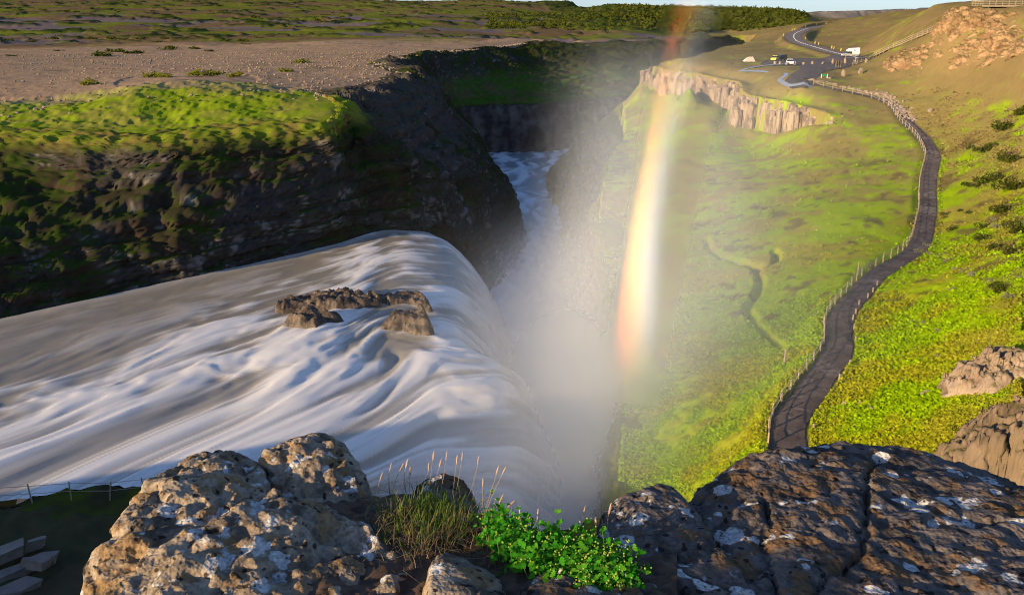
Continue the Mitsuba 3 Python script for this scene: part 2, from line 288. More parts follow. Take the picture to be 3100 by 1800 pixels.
_q = Pc.reshape(-1, 3); _g = (np.abs(nz(_q, (8, 8, 60), 35, 3) - .5) * 2 - .3) * 3.2 + (nz(_q, (20, 20, 60), 36, 2) - .5) * 4
Pc = Pc - grid_normals(Pc) * (hold * _g.reshape(hold.shape) * np.sign(np.cross(np.gradient(Pc, axis=0), np.gradient(Pc, axis=1))[..., 2] + 1e-9) * sm(.02, .2, np.linspace(0, 1, 270))[None])[..., None]
Pc = rough(Pc, 1.7, 4.2, .9, 0, hold)
_q = Pc.reshape(-1, 3); _w = (nz(_q, (9, 9, 9), 38) - .5) * 3
_l = np.abs(((_q[:, 2] + _w) / 2.6) % 1 - .5) * 2; Pc = Pc + grid_normals(Pc) * (hold * ((sm(.1, .5, _l) - .6) * .5 * (1 - .85 * sm(225, 270, _q[:, 1]))).reshape(hold.shape))[..., None]
Pc = rough(Pc, .6, 1.1, 1.0, 3, hold); Pc = rough(Pc, .25, .5, 1.0, 4, hold)
nn = grid_normals(Pc)
q = Pc.reshape(-1, 3)
colr = rock_colour(Pc, nn, moss=(.04, .062, .010), amount=.40, pale=.9) * .78
scree = ((nz(q, 12, 47) > .0) * sm(150, 175, q[:, 1]) * sm(-33, -28, q[:, 2]) * (1 - sm(330, 350, q[:, 1]))).reshape(Pc.shape[:2])
colr = mixc(colr, np.asarray((.075, .062, .055)) * np.ones_like(colr), scree * .75 * sm(.3, .5, nz(q, 6, 48)).reshape(scree.shape))
green = (sm(345, 375, q[:, 1]) * sm(-35, -33.5, q[:, 2]) * (1 - sm(-27, -20, q[:, 2]))).reshape(scree.shape)
colr = mixc(colr, mixc((.05, .11, .012), (.09, .085, .03), sm(.4, .6, nz(q, (5, 5, 2.5), 55, 3))).reshape(colr.shape) * (.6 + .8 * nz(q, 1.6, 56)).reshape(scree.shape)[..., None], green * .8)
farw = (sm(255, 300, q[:, 1]) * (1 - sm(-35, -34, q[:, 2]))).reshape(scree.shape)
colr = mixc(colr, mixc((.05, .043, .04), (.15, .125, .11), sm(.4, .65, nz(q, (2.6, 2.6, 14), 57, 4) * .65 + .35 * nz(q, 3, 58))).reshape(colr.shape), farw * .8)
top = sm(-18.5, -15.5, q[:, 2] + 2.5 * (nz(q, 4, 49) - .5)).reshape(scree.shape) * (q[:, 1] < 168).reshape(scree.shape)
colr = mixc(colr, mixc((.17, .21, .016), (.19, .15, .035), sm(.4, .65, nz(q, 2.0, 50))).reshape(colr.shape), top * .95)
lm = ((nz(q, 1.5, 54, 3) - .45) * 1.6).reshape(scree.shape) * sm(-22, -17, q[:, 2]).reshape(scree.shape) * (q[:, 1] < 172).reshape(scree.shape); Pc = Pc + nn * (lm * np.sign(nn[..., 2] + 1e-9))[..., None]
scene['cliff'] = sheet(Pc, colr)
tag('cliff', 'dark mossy cliff along the far bank and down into the gorge', kind='structure')

# right wall of the gorge and the bank below the viewpoint
RW = []
def rstation(edge, ez, foot, fz):
    edge, foot = np.array(edge, float), np.array(foot, float)
    back = edge + (edge - foot) / np.linalg.norm(edge - foot) * 4
    RW.append([pz(back, ez - .3), pz(edge, ez + .1), pz(edge * .8 + foot * .2, ez - 1.4), pz(edge * .5 + foot * .5, ez * .6 + fz * .4), pz(edge * .15 + foot * .85, ez * .2 + fz * .8), pz(foot, fz - 2)])
rstation((43, 283), -22, (24, 330), LZ); rstation((36, 290), -30, (12, 322), LZ); rstation((33, 262), -31, (11, 285), LZ); rstation((29, 230), -33, (13.5, 250), LZ); rstation((20.6, 194), -34.5, (12, 212), LZ)
for (x, y), zf in (((15, 149), LZ), ((13, 117), LZ), ((12.2, 88), LZ), ((10.5, 75), LZ), ((8.2, 60), LZ)):
    rstation((x, y), Hat(x + .5, y), (x - 4.5, y + 1), zf)
rstation((7, 51), Hat(7, 50), (3, 57), LZ); rstation((2, 46), Hat(2, 45), (-1, 52), LZ)
for (x, y), (fx, fy), fz in (((-6, 45.5), (-8, 51), -46), ((-14, 46), (-14, 50.5), -38), ((-24, 47), (-23.5, 51), -36), ((-30, 44.6), (-28, 49), -36), ((-60, 28), (-57, 33), -36)):
    rstation((x, y), Hat(x, y - 1), (fx, fy), fz)
rstation((-120, -16), -27, (-116, -11), -36)
Pr = loft(np.array(RW).transpose(1, 0, 2), 470, 110)
hold = (sm(0.02, .22, np.linspace(0, 1, 110)))[None] * np.ones((470, 1))
Pr = rough(Pr, 1.5, 2.0, .9, 5, hold); Pr = rough(Pr, .5, .6, .8, 6, hold)
nn = grid_normals(Pr)
cr = rock_colour(Pr, nn, moss=(.06, .075, .012), amount=.55, pale=.3, seed=7)
cr = mixc(cr, (.11, .125, .012), ((1 - sm(.15, .34, np.linspace(0, 1, 110)))[None] * (Pr[..., 0] > 4)) * .9)
scene['gorge_wall'] = sheet(Pr, cr)
tag('gorge_wall', 'steep mossy wall under the green meadow beside the falls', kind='structure')

# ------------------------------------------------------------------ water
scene['water_colour'] = {'type': 'twosided', 'b': {'type': 'principled', 'base_color': {'type': 'mesh_attribute', 'name': 'vertex_color'}, 'roughness': .45, 'specular': .35}}
LIP = [(B(1240, 688), (.9, .43)), (B(1285, 712), (.95, .3)), (B(1300, 790), (1, .12)), (B(1300, 860), (1, .05)), (B(1290, 930), (1, .0)), (B(1300, 1000), (1, .0)), (B(1385, 1045), (.97, .22)), (B(1455, 1120), (1, .1)), (B(1480, 1230), (1, -.05)), (B(1450, 1350), (.95, -.3)), (B(1350, 1450), (.75, -.65)), (B(1180, 1530), (.35, -.94))]
UPS = [(-150, 7), (-148, 3), (-146, -1), (-144, -5), (-142, -9), (-140, -13), (-138, -17), (-136, -20), (-134, -22), (-131, -24), (-128, -25), (-125, -26)]
MID = [B(0, 976), B(0, 1010), B(0, 1060), B(0, 1110), B(0, 1160), B(0, 1205), B(0, 1250), B(0, 1300), B(0, 1350), B(0, 1400), B(0, 1460), B(0, 1530)]
def river():
    rows = []
    K = 9
    for i, ((lp, n), u, m) in enumerate(zip(LIP, UPS, MID)):
        lp, u, m = np.array(lp), np.array(u, float), np.array(m); n = np.array(n) / np.linalg.norm(n)
        near = i / 11
        a, b = m * .6 + lp * .4, m * .25 + lp * .75
        bulge = np.array([-.7, .7]) * 3.0 * (1 - near) * (i > 0)
        hz = WZ - 1.2 * sm(.5, 1, np.array(near))
        st = [pz(u, WZ + 2.0), pz(u * .5 + m * .5, WZ + 1.0), pz(m, WZ + .5), pz(a + bulge * .5, WZ + .2), pz(b + bulge * .3, WZ + .05), pz(lp - n * 4, hz - .1), pz(lp, hz - .55)]
        for d, z in ((3, -1.2), (6.5, -4.1), (9.6, -8.6), (12.2, -13.8), (14.3, -19), (15.5, -24)):
            st.append(pz(lp + n * d * (1 if near < .55 else .8), hz + z))
        rows.append(st)
    C = np.array(rows)                                       # (across, along, 3)
    P = loft(C, 600, 290, True)                              # along, across
    nu, nv = P.shape[:2]
    seg = np.linalg.norm(np.diff(P, axis=0), axis=2); s = np.vstack([np.zeros(nv), np.cumsum(seg, 0)])
    wd = np.linalg.norm(np.diff(P, axis=1), axis=2); w = np.hstack([np.zeros((nu, 1)), np.cumsum(wd, 1)])
    drop = np.clip((WZ - .6 - P[..., 2]) / 6, 0, 1)          # 0 above the lip, 1 on the fall
    # distance along from the lip, so that streaks follow the current
    k = np.argmin(np.abs(P[..., 2] - (WZ - .9)), axis=0); off = s[k, np.arange(nv)]; off = np.convolve(np.pad(off, 14, mode='edge'), np.hanning(31)[1:-1] / np.hanning(31).sum(), 'valid'); sl = s - off
    near = np.linspace(0, 1, nv)[None] * np.ones((nu, 1))
    q = np.stack([sl.ravel(), w.ravel(), 0 * sl.ravel()], 1)
    wob = np.stack([(nz(q, 9, 61) - .5).ravel() * 5, (nz(q, 7, 62) - .5).ravel() * 3.0, 0 * q[:, 0]], 1)
    qa = q + wob
    long1 = nz(qa, (9, 4.0, 1), 63, 3) - .5
    long2 = nz(qa, (4.0, 1.7, 1), 64, 3) - .5
    lumps = nz(qa, (4.2, 3.4, 1), 65, 3) - .5
    fs = nz(q + wob * .25, (40, .75, 1), 66, 3) - .5         # strands of the fall
    fs2 = nz(q + wob * .2, (30, .28, 1), 73, 2) - .5
    rap = (.25 + .75 * sm(.12, .45, near.ravel())) * (.35 + .65 * sm(-95, -20, sl.ravel()))
    steps = np.exp(-((sl.ravel() + 14 + 10 * (nz(q, (60, 14, 1), 67, 2) - .5)) / 5) ** 2)
    dr1 = drop.ravel()
    hgt = (1 - dr1) * rap * (long1 * .85 + long2 * .3 + lumps * .8 + steps * .3) + dr1 * (fs * .9 + fs2 * .35)
    n = grid_normals(P); n *= np.sign(n[..., 2:3] + 1e-9)
    P = P + n * hgt.reshape(nu, nv, 1)
    streak = nz(q + wob * .6, (9, .55, 1), 69, 3) - .5; streak2 = nz(q + wob * .8, (16, 1.6, 1), 70, 3) - .5
    foam = sm(-.12, .26, streak * .28 + streak2 * .4 + long1 * .5 + lumps * .7 + long2 * .45 + .13 * (rap - .5) + steps * .12)
    foam = np.clip(foam + .25 * sm(.3, .8, near.ravel()), 0, 1) * (.16 + .84 * sm(.12, .5, near.ravel() + .4 * sm(-45, -5, sl.ravel()) + .25 * (nz(q, (25, 9, 1), 68, 2) - .5)))
    edge = np.exp(-(w.ravel() / 2.2) ** 2) * .3
    foam = np.clip(np.maximum(foam, edge), 0, 1)
    ff = .25 + .75 * sm(-.22, .16, fs * .8 + fs2 * .6 + .22 * (sm(0, 10, sl.ravel()) - .3))
    foam = foam * (1 - dr1) + ff * dr1
    c = mixc((.20, .172, .13), (.65, .615, .575), foam)
    scene['river'] = sheet(P, c, bsdf='water_colour')
    tag('river', 'silky brown and white river sliding over the lip of the falls', kind='structure')
river()
def lower_river():
    x = np.linspace(-30, 60, 120); y = np.linspace(46, 420, 260)
    X, Y = np.meshgrid(x, y, indexing='ij')
    q = np.stack([X.ravel(), Y.ravel(), 0 * X.ravel()], 1)
    wv = nz(q + np.stack([nz(q, 20, 72) * 14, nz(q, 20, 73) * 10, 0 * q[:, 0]], 1), (3.5, 12, 1), 71, 3)
    Z = LZ + (wv - .5).reshape(X.shape) * 1.0
    foam = np.clip(sm(.42, .68, wv) * .7 + (1 - sm(150, 235, q[:, 1])), 0, 1)
    c = mixc((.17, .19, .20), (.72, .74, .76), foam)
    scene['lower_river'] = sheet(np.stack([X, Y, Z], 2), c.reshape(*X.shape, 3), bsdf='water_colour')
    tag('lower_river', 'pale blue water running away at the bottom of the gorge', kind='structure')
lower_river()

# ------------------------------------------------------------------ made ground: path, car park, road
def mat(name, col, rough=.8, **k):
    scene[name] = {'type': 'twosided', 'b': {'type': 'principled', 'base_color': rgb(*col) if isinstance(col, tuple) else mikit.proc(col), 'roughness': rough, 'specular': k.pop('specular', .3), **k}}
    return name

def mnoise(p, s, o=3): return mikit.fbm(p.x * s, p.y * s, p.z * s, o)
mat('gravel_path', lambda p, n, uv: mikit.mix(mikit.mix((.062, .045, .038), (.105, .078, .066), mikit.smoothstep(.3, .7, mnoise(p, 1.1))), (.15, .118, .10), mikit.smoothstep(.56, .68, mnoise(p, .35) * .6 + mnoise(p, 2.3) * .4)) * (.65 + .7 * mnoise(p, 7, 2)), .85)
mat('asphalt', lambda p, n, uv: mikit.mix((.040, .034, .034), (.065, .055, .052), mnoise(p, .35)), .85)
mat('road_asphalt', lambda p, n, uv: mikit.mix((.07, .06, .058), (.10, .085, .08), mnoise(p, .3)), .85)
mat('wet_paving', lambda p, n, uv: mikit.mix((.16, .18, .22), (.24, .26, .30), mnoise(p, .6)), .35, specular=.6)
mat('road_paint', (.75, .72, .66), .7)
mat('weathered_wood', lambda p, n, uv: mikit.mix((.23, .175, .12), (.40, .32, .22), mnoise(p, 7)), .8)
mat('grey_rope', (.30, .26, .2), .9)

def ribbon(key, mid, wl, wr, lift, bsdf, cross=5, wob=.0, label=None, parent=None, drape=True):
    mid = np.asarray(mid, float)
    t = np.gradient(mid[:, :2], axis=0); t /= np.linalg.norm(t, axis=1, keepdims=True) + 1e-9
    n = np.stack([t[:, 1], -t[:, 0]], 1)
    w0 = -wl + wob * (nz(mid, 1.6, 5) - .5) * 2; w1 = wr + wob * (nz(mid, 1.9, 6) - .5) * 2
    f = np.linspace(0, 1, cross)
    off = w0[:, None] * (1 - f) + w1[:, None] * f
    XY = mid[:, None, :2] + n[:, None] * off[..., None]
    Z = (H(XY.reshape(-1, 2)).reshape(XY.shape[:2]) if drape else mid[:, None, 2] + 0 * off) + lift
    Z[:, [0, -1]] -= .05
    scene[key] = sheet(np.concatenate([XY, Z[..., None]], 2), bsdf=bsdf)
    tag(key, label, kind='structure')

ribbon('path', poly_sample(path_mid, .25), PW / 2, PW / 2, .06, 'gravel_path', 7, .16, 'dark gravel path winding up through the green meadow')
WALK = np.array([at(x, y, z) for x, y, z in ((2462, 256, -14), (2430, 252, -13.8), (2385, 243, -13.4), (2362, 236, -13.2), (2372, 231, -13), (2378, 228, -13), (2340, 223, -12.9), (2290, 216, -12.8), (2238, 211, -12.7), (2290, 207, -12.5), (2390, 198, -12.2))])
WALK = np.concatenate([poly_sample(WALK[:9], .8), poly_sample(WALK[8:], .8)[1:]])
ribbon('walkway', WALK, .6, .6, .12, 'wet_paving', 3, 0, 'pale wet walkway along the edge of the basalt cliff')
def car_park():
    v, f = trimesh.creation.triangulate_polygon(PARK, engine='earcut')
    m = trimesh.Trimesh(np.c_[v, 0 * v[:, 0]], f, process=True)
    v, f = trimesh.remesh.subdivide_to_size(m.vertices, m.faces, 3.0, 12)
    v[:, 2] = H(v[:, :2]) + .05
    scene['car_park'] = mikit.ply(trimesh.Trimesh(v, f), 'asphalt', smooth=True)
    tag('car_park', 'dark gravel car park at the top of the path', kind='structure')
car_park()
ribbon('road', road, 3.4, 3.4, .09, 'road_asphalt', 5, .1, 'narrow asphalt road bending uphill from the car park')
ribbon('road__centre_line', road[: int(len(road) * .45)], .14, .14, .16, 'road_paint', 3)
labels.pop('road__centre_line')

# ------------------------------------------------------------------ small builders
def box(sx, sy, sz, c=(0, 0, 0), taper=1.0):
    m = trimesh.creation.box((sx, sy, sz)); v = m.vertices.copy()
    k = np.where(v[:, 2:] > 0, taper, 1.0); v[:, :2] *= k; v += np.array(c); return trimesh.Trimesh(v, m.faces, process=False)
def tube(a, b, r, n=7, r2=None):
    a, b = np.array(a, float), np.array(b, float); d = b - a; L = np.linalg.norm(d); d /= L
    x = np.cross(d, (0, 0, 1) if abs(d[2]) < .9 else (1, 0, 0)); x /= np.linalg.norm(x); y = np.cross(d, x)
    t = np.linspace(0, 2 * np.pi, n, endpoint=False); ring = np.cos(t)[:, None] * x + np.sin(t)[:, None] * y
    v = np.vstack([a + ring * r, b + ring * (r if r2 is None else r2), [a], [b]]); i = np.arange(n); j = (i + 1) % n
    return trimesh.Trimesh(v, np.vstack([np.stack([i, j, j + n], 1), np.stack([i, j + n, i + n], 1), np.stack([j, i, i * 0 + 2 * n], 1), np.stack([i + n, j + n, i * 0 + 2 * n + 1], 1)]), process=False)
def polytube(P, r, n=5):
    return trimesh.util.concatenate([tube(P[i], P[i + 1], r, n) for i in range(len(P) - 1)])
def put(key, mesh, bsdf, M=None, smooth=False, col=None):
    scene[key] = mikit.ply(mesh, bsdf, smooth=smooth, color=col)
    if M is not None: scene[key]['to_world'] = M
    return key
def place(p, rz=0, s=1.0): return T().translate([float(v) for v in p]).rotate([0, 0, 1], rz).scale(s)
def moved(mesh, p, rz=0, s=1.0, lean=(0, 0)):
    v = mesh.vertices * np.asarray(s); c, n = math.cos(math.radians(rz)), math.sin(math.radians(rz))
    v = np.c_[v[:, 0] * c - v[:, 1] * n + lean[0] * v[:, 2], v[:, 0] * n + v[:, 1] * c + lean[1] * v[:, 2], v[:, 2]] + np.asarray(p)
    return trimesh.Trimesh(v, mesh.faces, process=False)

# ------------------------------------------------------------------ fences and posts
def post_mesh(h, w=.11):
    m = box(w, w * .9, h, (0, 0, h / 2), .9); top = box(w * .9, w * .8, .05, (0, 0, h + .02), .45)
    return trimesh.util.concatenate([m, top])
PM = post_mesh(1.15)
def ground_at(px, py, z0=-20.0):
    """where the line of sight through a point of the photograph meets the smooth ground"""
    t0, t1 = 20.0, 20.0
    ts = np.exp(np.linspace(math.log(25 if py > 400 else 150), math.log(2400), 900)); P = at(px, py, t=1.0)[None] * ts[:, None]
    below = P[:, 2] < H(P[:, :2])
    k = int(np.argmax(below)) if below.any() else 899
    return np.r_[P[k, :2], H(P[k:k + 1, :2])[0]]
def fence():
    k = 'path_fence'
    tag(k, 'wooden post and rope fence along the left edge of the gravel path', 'fence')
    out = path_left.copy(); out[:, :2] -= path_n * .12
    s = np.r_[0, np.cumsum(np.linalg.norm(np.diff(out, axis=0), axis=1))]
    pos = np.arange(3.2, s[-1] - 1, 2.45)
    P = np.stack([np.interp(pos, s, out[:, i]) for i in range(3)], 1); P[:, 2] = H(P[:, :2])
    tops = []
    for i, p in enumerate(P):
        lean = RNG.normal(0, .03, 2)
        put(k + '__post' + ('' if i == 0 else '_%03d' % i), moved(PM, p - [0, 0, .08], RNG.uniform(0, 90), (1.2, 1.2, RNG.uniform(.93, 1.06)), lean), 'weathered_wood')
        tops.append(p + np.r_[lean, 1.0])
    tops = np.array(tops)
    for j, f in enumerate((1.0, .52)):
        L = []
        for a, b in zip(tops[:-1], tops[1:]):
            a, b = a - [0, 0, 1 - f], b - [0, 0, 1 - f]
            L += [a, (a + b) / 2 - [0, 0, .05]]
        put(k + '__rope' + ('' if j == 0 else '_001'), polytube(np.array(L + [tops[-1]]), .032, 5), 'grey_rope')
fence()
low = post_mesh(.55, .13)
for x, y in ((2655, 866), (2642, 886), (2626, 904), (2600, 926), (2590, 950), (2582, 972), (2584, 1000), (2590, 1036), (2572, 1110), (2540, 1150), (2462, 1306)):
    k = key_of('marker_stake'); p = ground_at(x, y)
    put(k, moved(low, p - [0, 0, .05], RNG.uniform(0, 90)), 'weathered_wood'); tag(k, 'short pale stake in the grass on the uphill side of the path', 'stake', 'short stakes along the right side of the path')
for x, y, h, lab in ((2375, 1104, 1.5, 'lone wooden post in the meadow at the end of the dark ditch'), (2597, 832, 1.4, 'single taller wooden post just behind the path fence')):
    k = key_of('wooden_post'); p = ground_at(x, y); put(k, moved(post_mesh(h, .16), p - [0, 0, .1], 20), 'weathered_wood'); tag(k, lab, 'post')
def bank_fence():
    k = 'bank_fence'; tag(k, 'thin pale stake and wire fence on the dark ledge above the river', 'fence')
    P = [at(x, y, -27) for x, y in ((-140, 1560), (100, 1531), (217, 1518), (330, 1514), (440, 1500), (560, 1490))]
    P = [np.r_[p[:2], Hat(p[0], p[1]) + .3] for p in P]
    pm = post_mesh(1.5, .07)
    for i, p in enumerate(P): put(k + '__post' + ('' if i == 0 else '_%03d' % i), moved(pm, p - [0, 0, .4], 10 * i, 1, (RNG.normal(0, .05), 0)), 'weathered_wood')
    for j, z in enumerate((1.0, .5)): put(k + '__wire' + ('' if j == 0 else '_001'), polytube(np.array([p + [0, 0, z] for p in P]), .018, 4), 'grey_rope')
bank_fence()
mat('yellow_plastic', (.8, .62, .2), .5)
dm = trimesh.util.concatenate([box(.22, .16, 1.0, (0, 0, .5), .85), box(.2, .1, .1, (0, 0, 1.05), .5)])
for x, y in ((2200 + 1485 / 5.04, 79), (2200 + 1625 / 5.04, 77), (2555, 72), (2583, 69), (2604, 66), (2630, 64), (2434, 91), (2465, 92), (2395, 109), (2432, 110), (2398, 127), (2436, 126), (2442, 144), (2485, 142), (2485, 156), (2505, 171)):
    i = np.argmin([np.hypot(*(np.array([1550 + FOC * p[0] / (cp * p[1] - sp * p[2]), 900 - FOC * (cp * p[2] + sp * p[1]) / (cp * p[1] - sp * p[2])]) - (x, y))) for p in road])
    p, q = road[i], road[min(i + 1, len(road) - 1)] - road[max(i - 1, 0)]
    n = np.array([q[1], -q[0]]) / np.hypot(q[0], q[1]); g = at(x, y, t=np.hypot(p[0], p[1])); sd = np.sign(n @ (g[:2] - p[:2])) or 1
    xy = p[:2] + n * sd * 4.4
    k = key_of('road_post'); put(k, moved(dm, (xy[0], xy[1], Hat(*xy)), RNG.uniform(0, 90)), 'yellow_plastic'); tag(k, 'small yellow marker post at the edge of the bending road', 'road marker', 'yellow marker posts along the road')

# ------------------------------------------------------------------ car park things
def glassy(n, c): return mat(n, c, .12, specular=.6)
glassy('car_glass', (.02, .025, .03)); mat('tyre_rubber', (.02, .02, .02), .8); mat('white_paint', (.8, .79, .76), .3, clearcoat=.6)
mat('silver_paint', (.5, .5, .5), .3, metallic=.4, clearcoat=.6); mat('black_paint', (.03, .03, .035), .25, clearcoat=.7); mat('yellow_paint', (.75, .6, .06), .35)
mat('lamp_glass', (.7, .65, .55), .2); mat('red_lens', (.5, .03, .02), .3); mat('sign_green', (.02, .22, .06), .5); mat('dark_panel', (.035, .03, .028), .4); mat('tent_cloth', (.62, .48, .40), .8)
def prof(pts, w, y0=0):
    m = trimesh.creation.extrude_polygon(shapely.Polygon(pts).buffer(-.03).buffer(.03), w, engine='earcut'); v = m.vertices
    return trimesh.Trimesh(np.c_[v[:, 0], v[:, 2] - w / 2 + y0, v[:, 1]], m.faces[:, ::-1], process=False)
def wheels(k, M, xs, w, r=.36):
    i = 0
    for x in xs:
        for s in (-1, 1):
            n = k + '__wheel' + ('' if i == 0 else '_%03d' % i); i += 1
            put(n + '__tyre', moved(tube((x, s * w, r), (x, s * (w - .24), r), r, 14), (0, 0, 0)), 'tyre_rubber', M)
            put(n + '__hub', tube((x, s * (w + .012), r), (x, s * (w - .05), r), r * .58, 10), 'silver_paint', M)
def car(k, p, rz, paint, lab, body, glass, sides, L, w=.88, front=-1):
    M = place(p, rz); tag(k, lab, 'car')
    put(k + '__body', prof(body, 2 * w), paint, M); put(k + '__cabin', prof(glass, 2 * w - .16), 'car_glass', M)
    put(k + '__roof', box(sides[1] - sides[0], 2 * w - .2, .07, ((sides[0] + sides[1]) / 2, 0, sides[2])), paint, M)
    wheels(k, M, (-L * .3, L * .3), w)
    for i, s in enumerate((-1, 1)):
        put(k + '__headlight' + ('' if i == 0 else '_001'), box(.08, .36, .16, (front * L / 2, s * (w - .25), .72)), 'lamp_glass', M)
        put(k + '__tail_light' + ('' if i == 0 else '_001'), box(.08, .2, .24, (-front * L / 2, s * (w - .16), .85)), 'red_lens', M)
suv = ([(-2.2, .35), (-2.25, .9), (-1.2, 1.05), (2.1, 1.1), (2.2, .4)], [(-1.15, 1.0), (-.6, 1.66), (1.9, 1.66), (2.08, 1.0)], (-.6, 1.9, 1.68), 4.4)
hat = ([(-2.0, .3), (-2.05, .75), (-1.1, .95), (1.9, .98), (2.0, .35)], [(-1.05, .9), (-.35, 1.42), (1.3, 1.42), (1.9, .9)], (-.35, 1.3, 1.44), 4.0)
c1 = ground_at(2391, 196); car('parked_car', c1, 78, 'white_paint', 'white car parked alone near the row of stone bollards', hat[0], hat[1], hat[2], hat[3])
c2 = ground_at(2362, 183); car('parked_car_001', c2, 35, 'black_paint', 'black off-road car parked beside a yellow car', suv[0], suv[1], suv[2], suv[3], .92)
c3 = ground_at(2346, 184); car('parked_car_002', c3, 60, 'yellow_paint', 'small yellow car half hidden beside the black car', hat[0], hat[1], hat[2], hat[3], .8)
def truck():
    k = 'camper_truck'; p = ground_at(2573, 173); M = place(p, 0, 1.0); tag(k, 'silver pickup truck carrying a tall white camper cabin', 'truck')
    put(k + '__body', prof([(-2.65, .45), (-2.68, .95), (-1.55, 1.12), (-.35, 1.12), (-.35, 1.05), (2.5, 1.05), (2.5, .5), (1.9, .45)], 1.8), 'silver_paint', M)
    put(k + '__cab', prof([(-1.5, 1.1), (-.85, 1.72), (.2, 1.72), (.3, 1.1)], 1.66), 'car_glass', M)
    put(k + '__cab_roof', box(1.1, 1.6, .07, (-.3, 0, 1.74)), 'silver_paint', M)
    put(k + '__camper', prof([(.35, 1.08), (.35, 1.8), (-1.15, 1.8), (-.95, 2.25), (-.1, 2.75), (2.62, 2.9), (2.62, .95), (1.9, .95)], 2.0), 'white_paint', M)
    put(k + '__camper__window', box(.55, .03, .3, (1.0, -1.012, 2.15)), 'car_glass', M)
    put(k + '__camper__window_001', box(.55, .03, .3, (1.0, 1.012, 2.15)), 'car_glass', M)
    wheels(k, M, (-1.75, 1.55), .9, .4)
    for i, s in enumerate((-1, 1)): put(k + '__headlight' + ('' if i == 0 else '_001'), box(.08, .3, .16, (-2.67, s * .65, .82)), 'lamp_glass', M)
truck()
def tent():
    k = 'tent'; p = ground_at(2268, 187); v = np.array([(-1.9, -1.1, 0), (1.5, -1.1, 0), (1.5, 1.1, 0), (-1.9, 1.1, 0), (-.5, 0, 1.35), (1.1, 0, 1.45), (-1.2, -.6, .7), (-1.2, .6, .7), (1.3, -.62, .75), (1.3, .62, .75)])
    m = trimesh.convex.convex_hull(v); put(k, m, 'tent_cloth', place(p, 8)); tag(k, 'small pinkish dome tent pitched on the grass near the gorge', 'tent')
tent()
mat('pale_stone', lambda p, n, uv: mikit.mix((.21, .15, .11), (.34, .26, .20), mnoise(p, 3)), .85)
mat('plateau_stone', lambda p, n, uv: mikit.mix((.15, .11, .08), (.30, .23, .17), mnoise(p, .8)), .9)
def stone_mesh(seed, n=2, flat=1.0, amp=.35):
    m = trimesh.creation.icosphere(n); v = m.vertices.copy()
    v *= (1 + amp * 2 * (nz(v + seed * 7.3, .9, seed, 2) - .5))[:, None]
    d = np.random.default_rng(seed).normal(size=(7, 3)); d /= np.linalg.norm(d, axis=1, keepdims=True)
    for q in d:                                          # flat broken faces
        h = v @ q; v -= np.maximum(h - .72, 0)[:, None] * q
    v[:, 2] *= flat; return trimesh.Trimesh(v, m.faces, process=False)
STONES = [stone_mesh(i, 2) for i in range(6)]
for i, (x, y, h) in enumerate(((2346, 196, 1.0), (2361, 196, .95), (2381, 197, .8), (2407, 197, 1.0), (2432, 197, .85), (2460, 196, .95), (2491, 195, .8), (2521, 194, 1.5), (2558, 193, 1.6), (2590, 192, 1.5))):
    k = key_of('stone_bollard'); p = ground_at(x, y); tall = h > 1.2
    put(k, moved(STONES[i % 6], p + [0, 0, h * .42], 40 * i, (.42, .36, h * .62)), 'pale_stone', smooth=35)
    tag(k, 'tall standing stone at the right end of the car park bollards' if tall else 'low pale stone bollard in the row across the car park', 'bollard', 'tall stone bollards on the car park' if tall else 'low stone bollards on the car park')
def boards():
    p = ground_at(2537, 205); k = 'information_board'; tag(k, 'pair of dark information panels on wooden posts by the car park', 'sign')
    M = place(p, 4)
    for i, x in enumerate((-.62, .02, .66)): put(k + '__post' + ('' if i == 0 else '_%03d' % i), box(.1, .1, 1.75, (x, 0, .87)), 'weathered_wood', M)
    for i, x in enumerate((-.3, .34)): put(k + '__panel' + ('' if i == 0 else '_001'), box(.52, .05, 1.15, (x, -.05, 1.05)), 'dark_panel', M)
    p = ground_at(2495, 239); k = 'green_sign'; tag(k, 'green sign board between two pale posts beside the path', 'sign'); M = place(p, 3)
    for i, x in enumerate((-.72, .72)): put(k + '__post' + ('' if i == 0 else '_001'), box(.15, .12, 1.1, (x, 0, .55)), 'white_paint', M)
    put(k + '__panel', box(1.3, .05, .42, (0, -.03, .86)), 'sign_green', M)
boards()
for i, (x, y, w, h, lab) in enumerate(((2553, 230, .8, 1.6, 'upright pointed boulder on the grass above the green sign'), (2605, 222, 1.1, 1.2, 'brown boulder on the slope below the wooden stairs'), (2815, 342, .9, .95, 'lone orange boulder on the hillside above the path bend'), (2622, 190, .6, 1.0, 'slim leaning stone on the slope beside the stairs'), (2457, 246, 1.2, .6, 'low brown boulder at the top end of the path'), (2512, 240, .7, .5, 'small rock lying right of the green sign'))):
    k = key_of('boulder'); p = ground_at(x, y); put(k, moved(stone_mesh(20 + i, 3), p + [0, 0, h * .35], 50 * i, (w * .75, w * .6, h * .65)), 'pale_stone', smooth=35); tag(k, lab, 'rock')

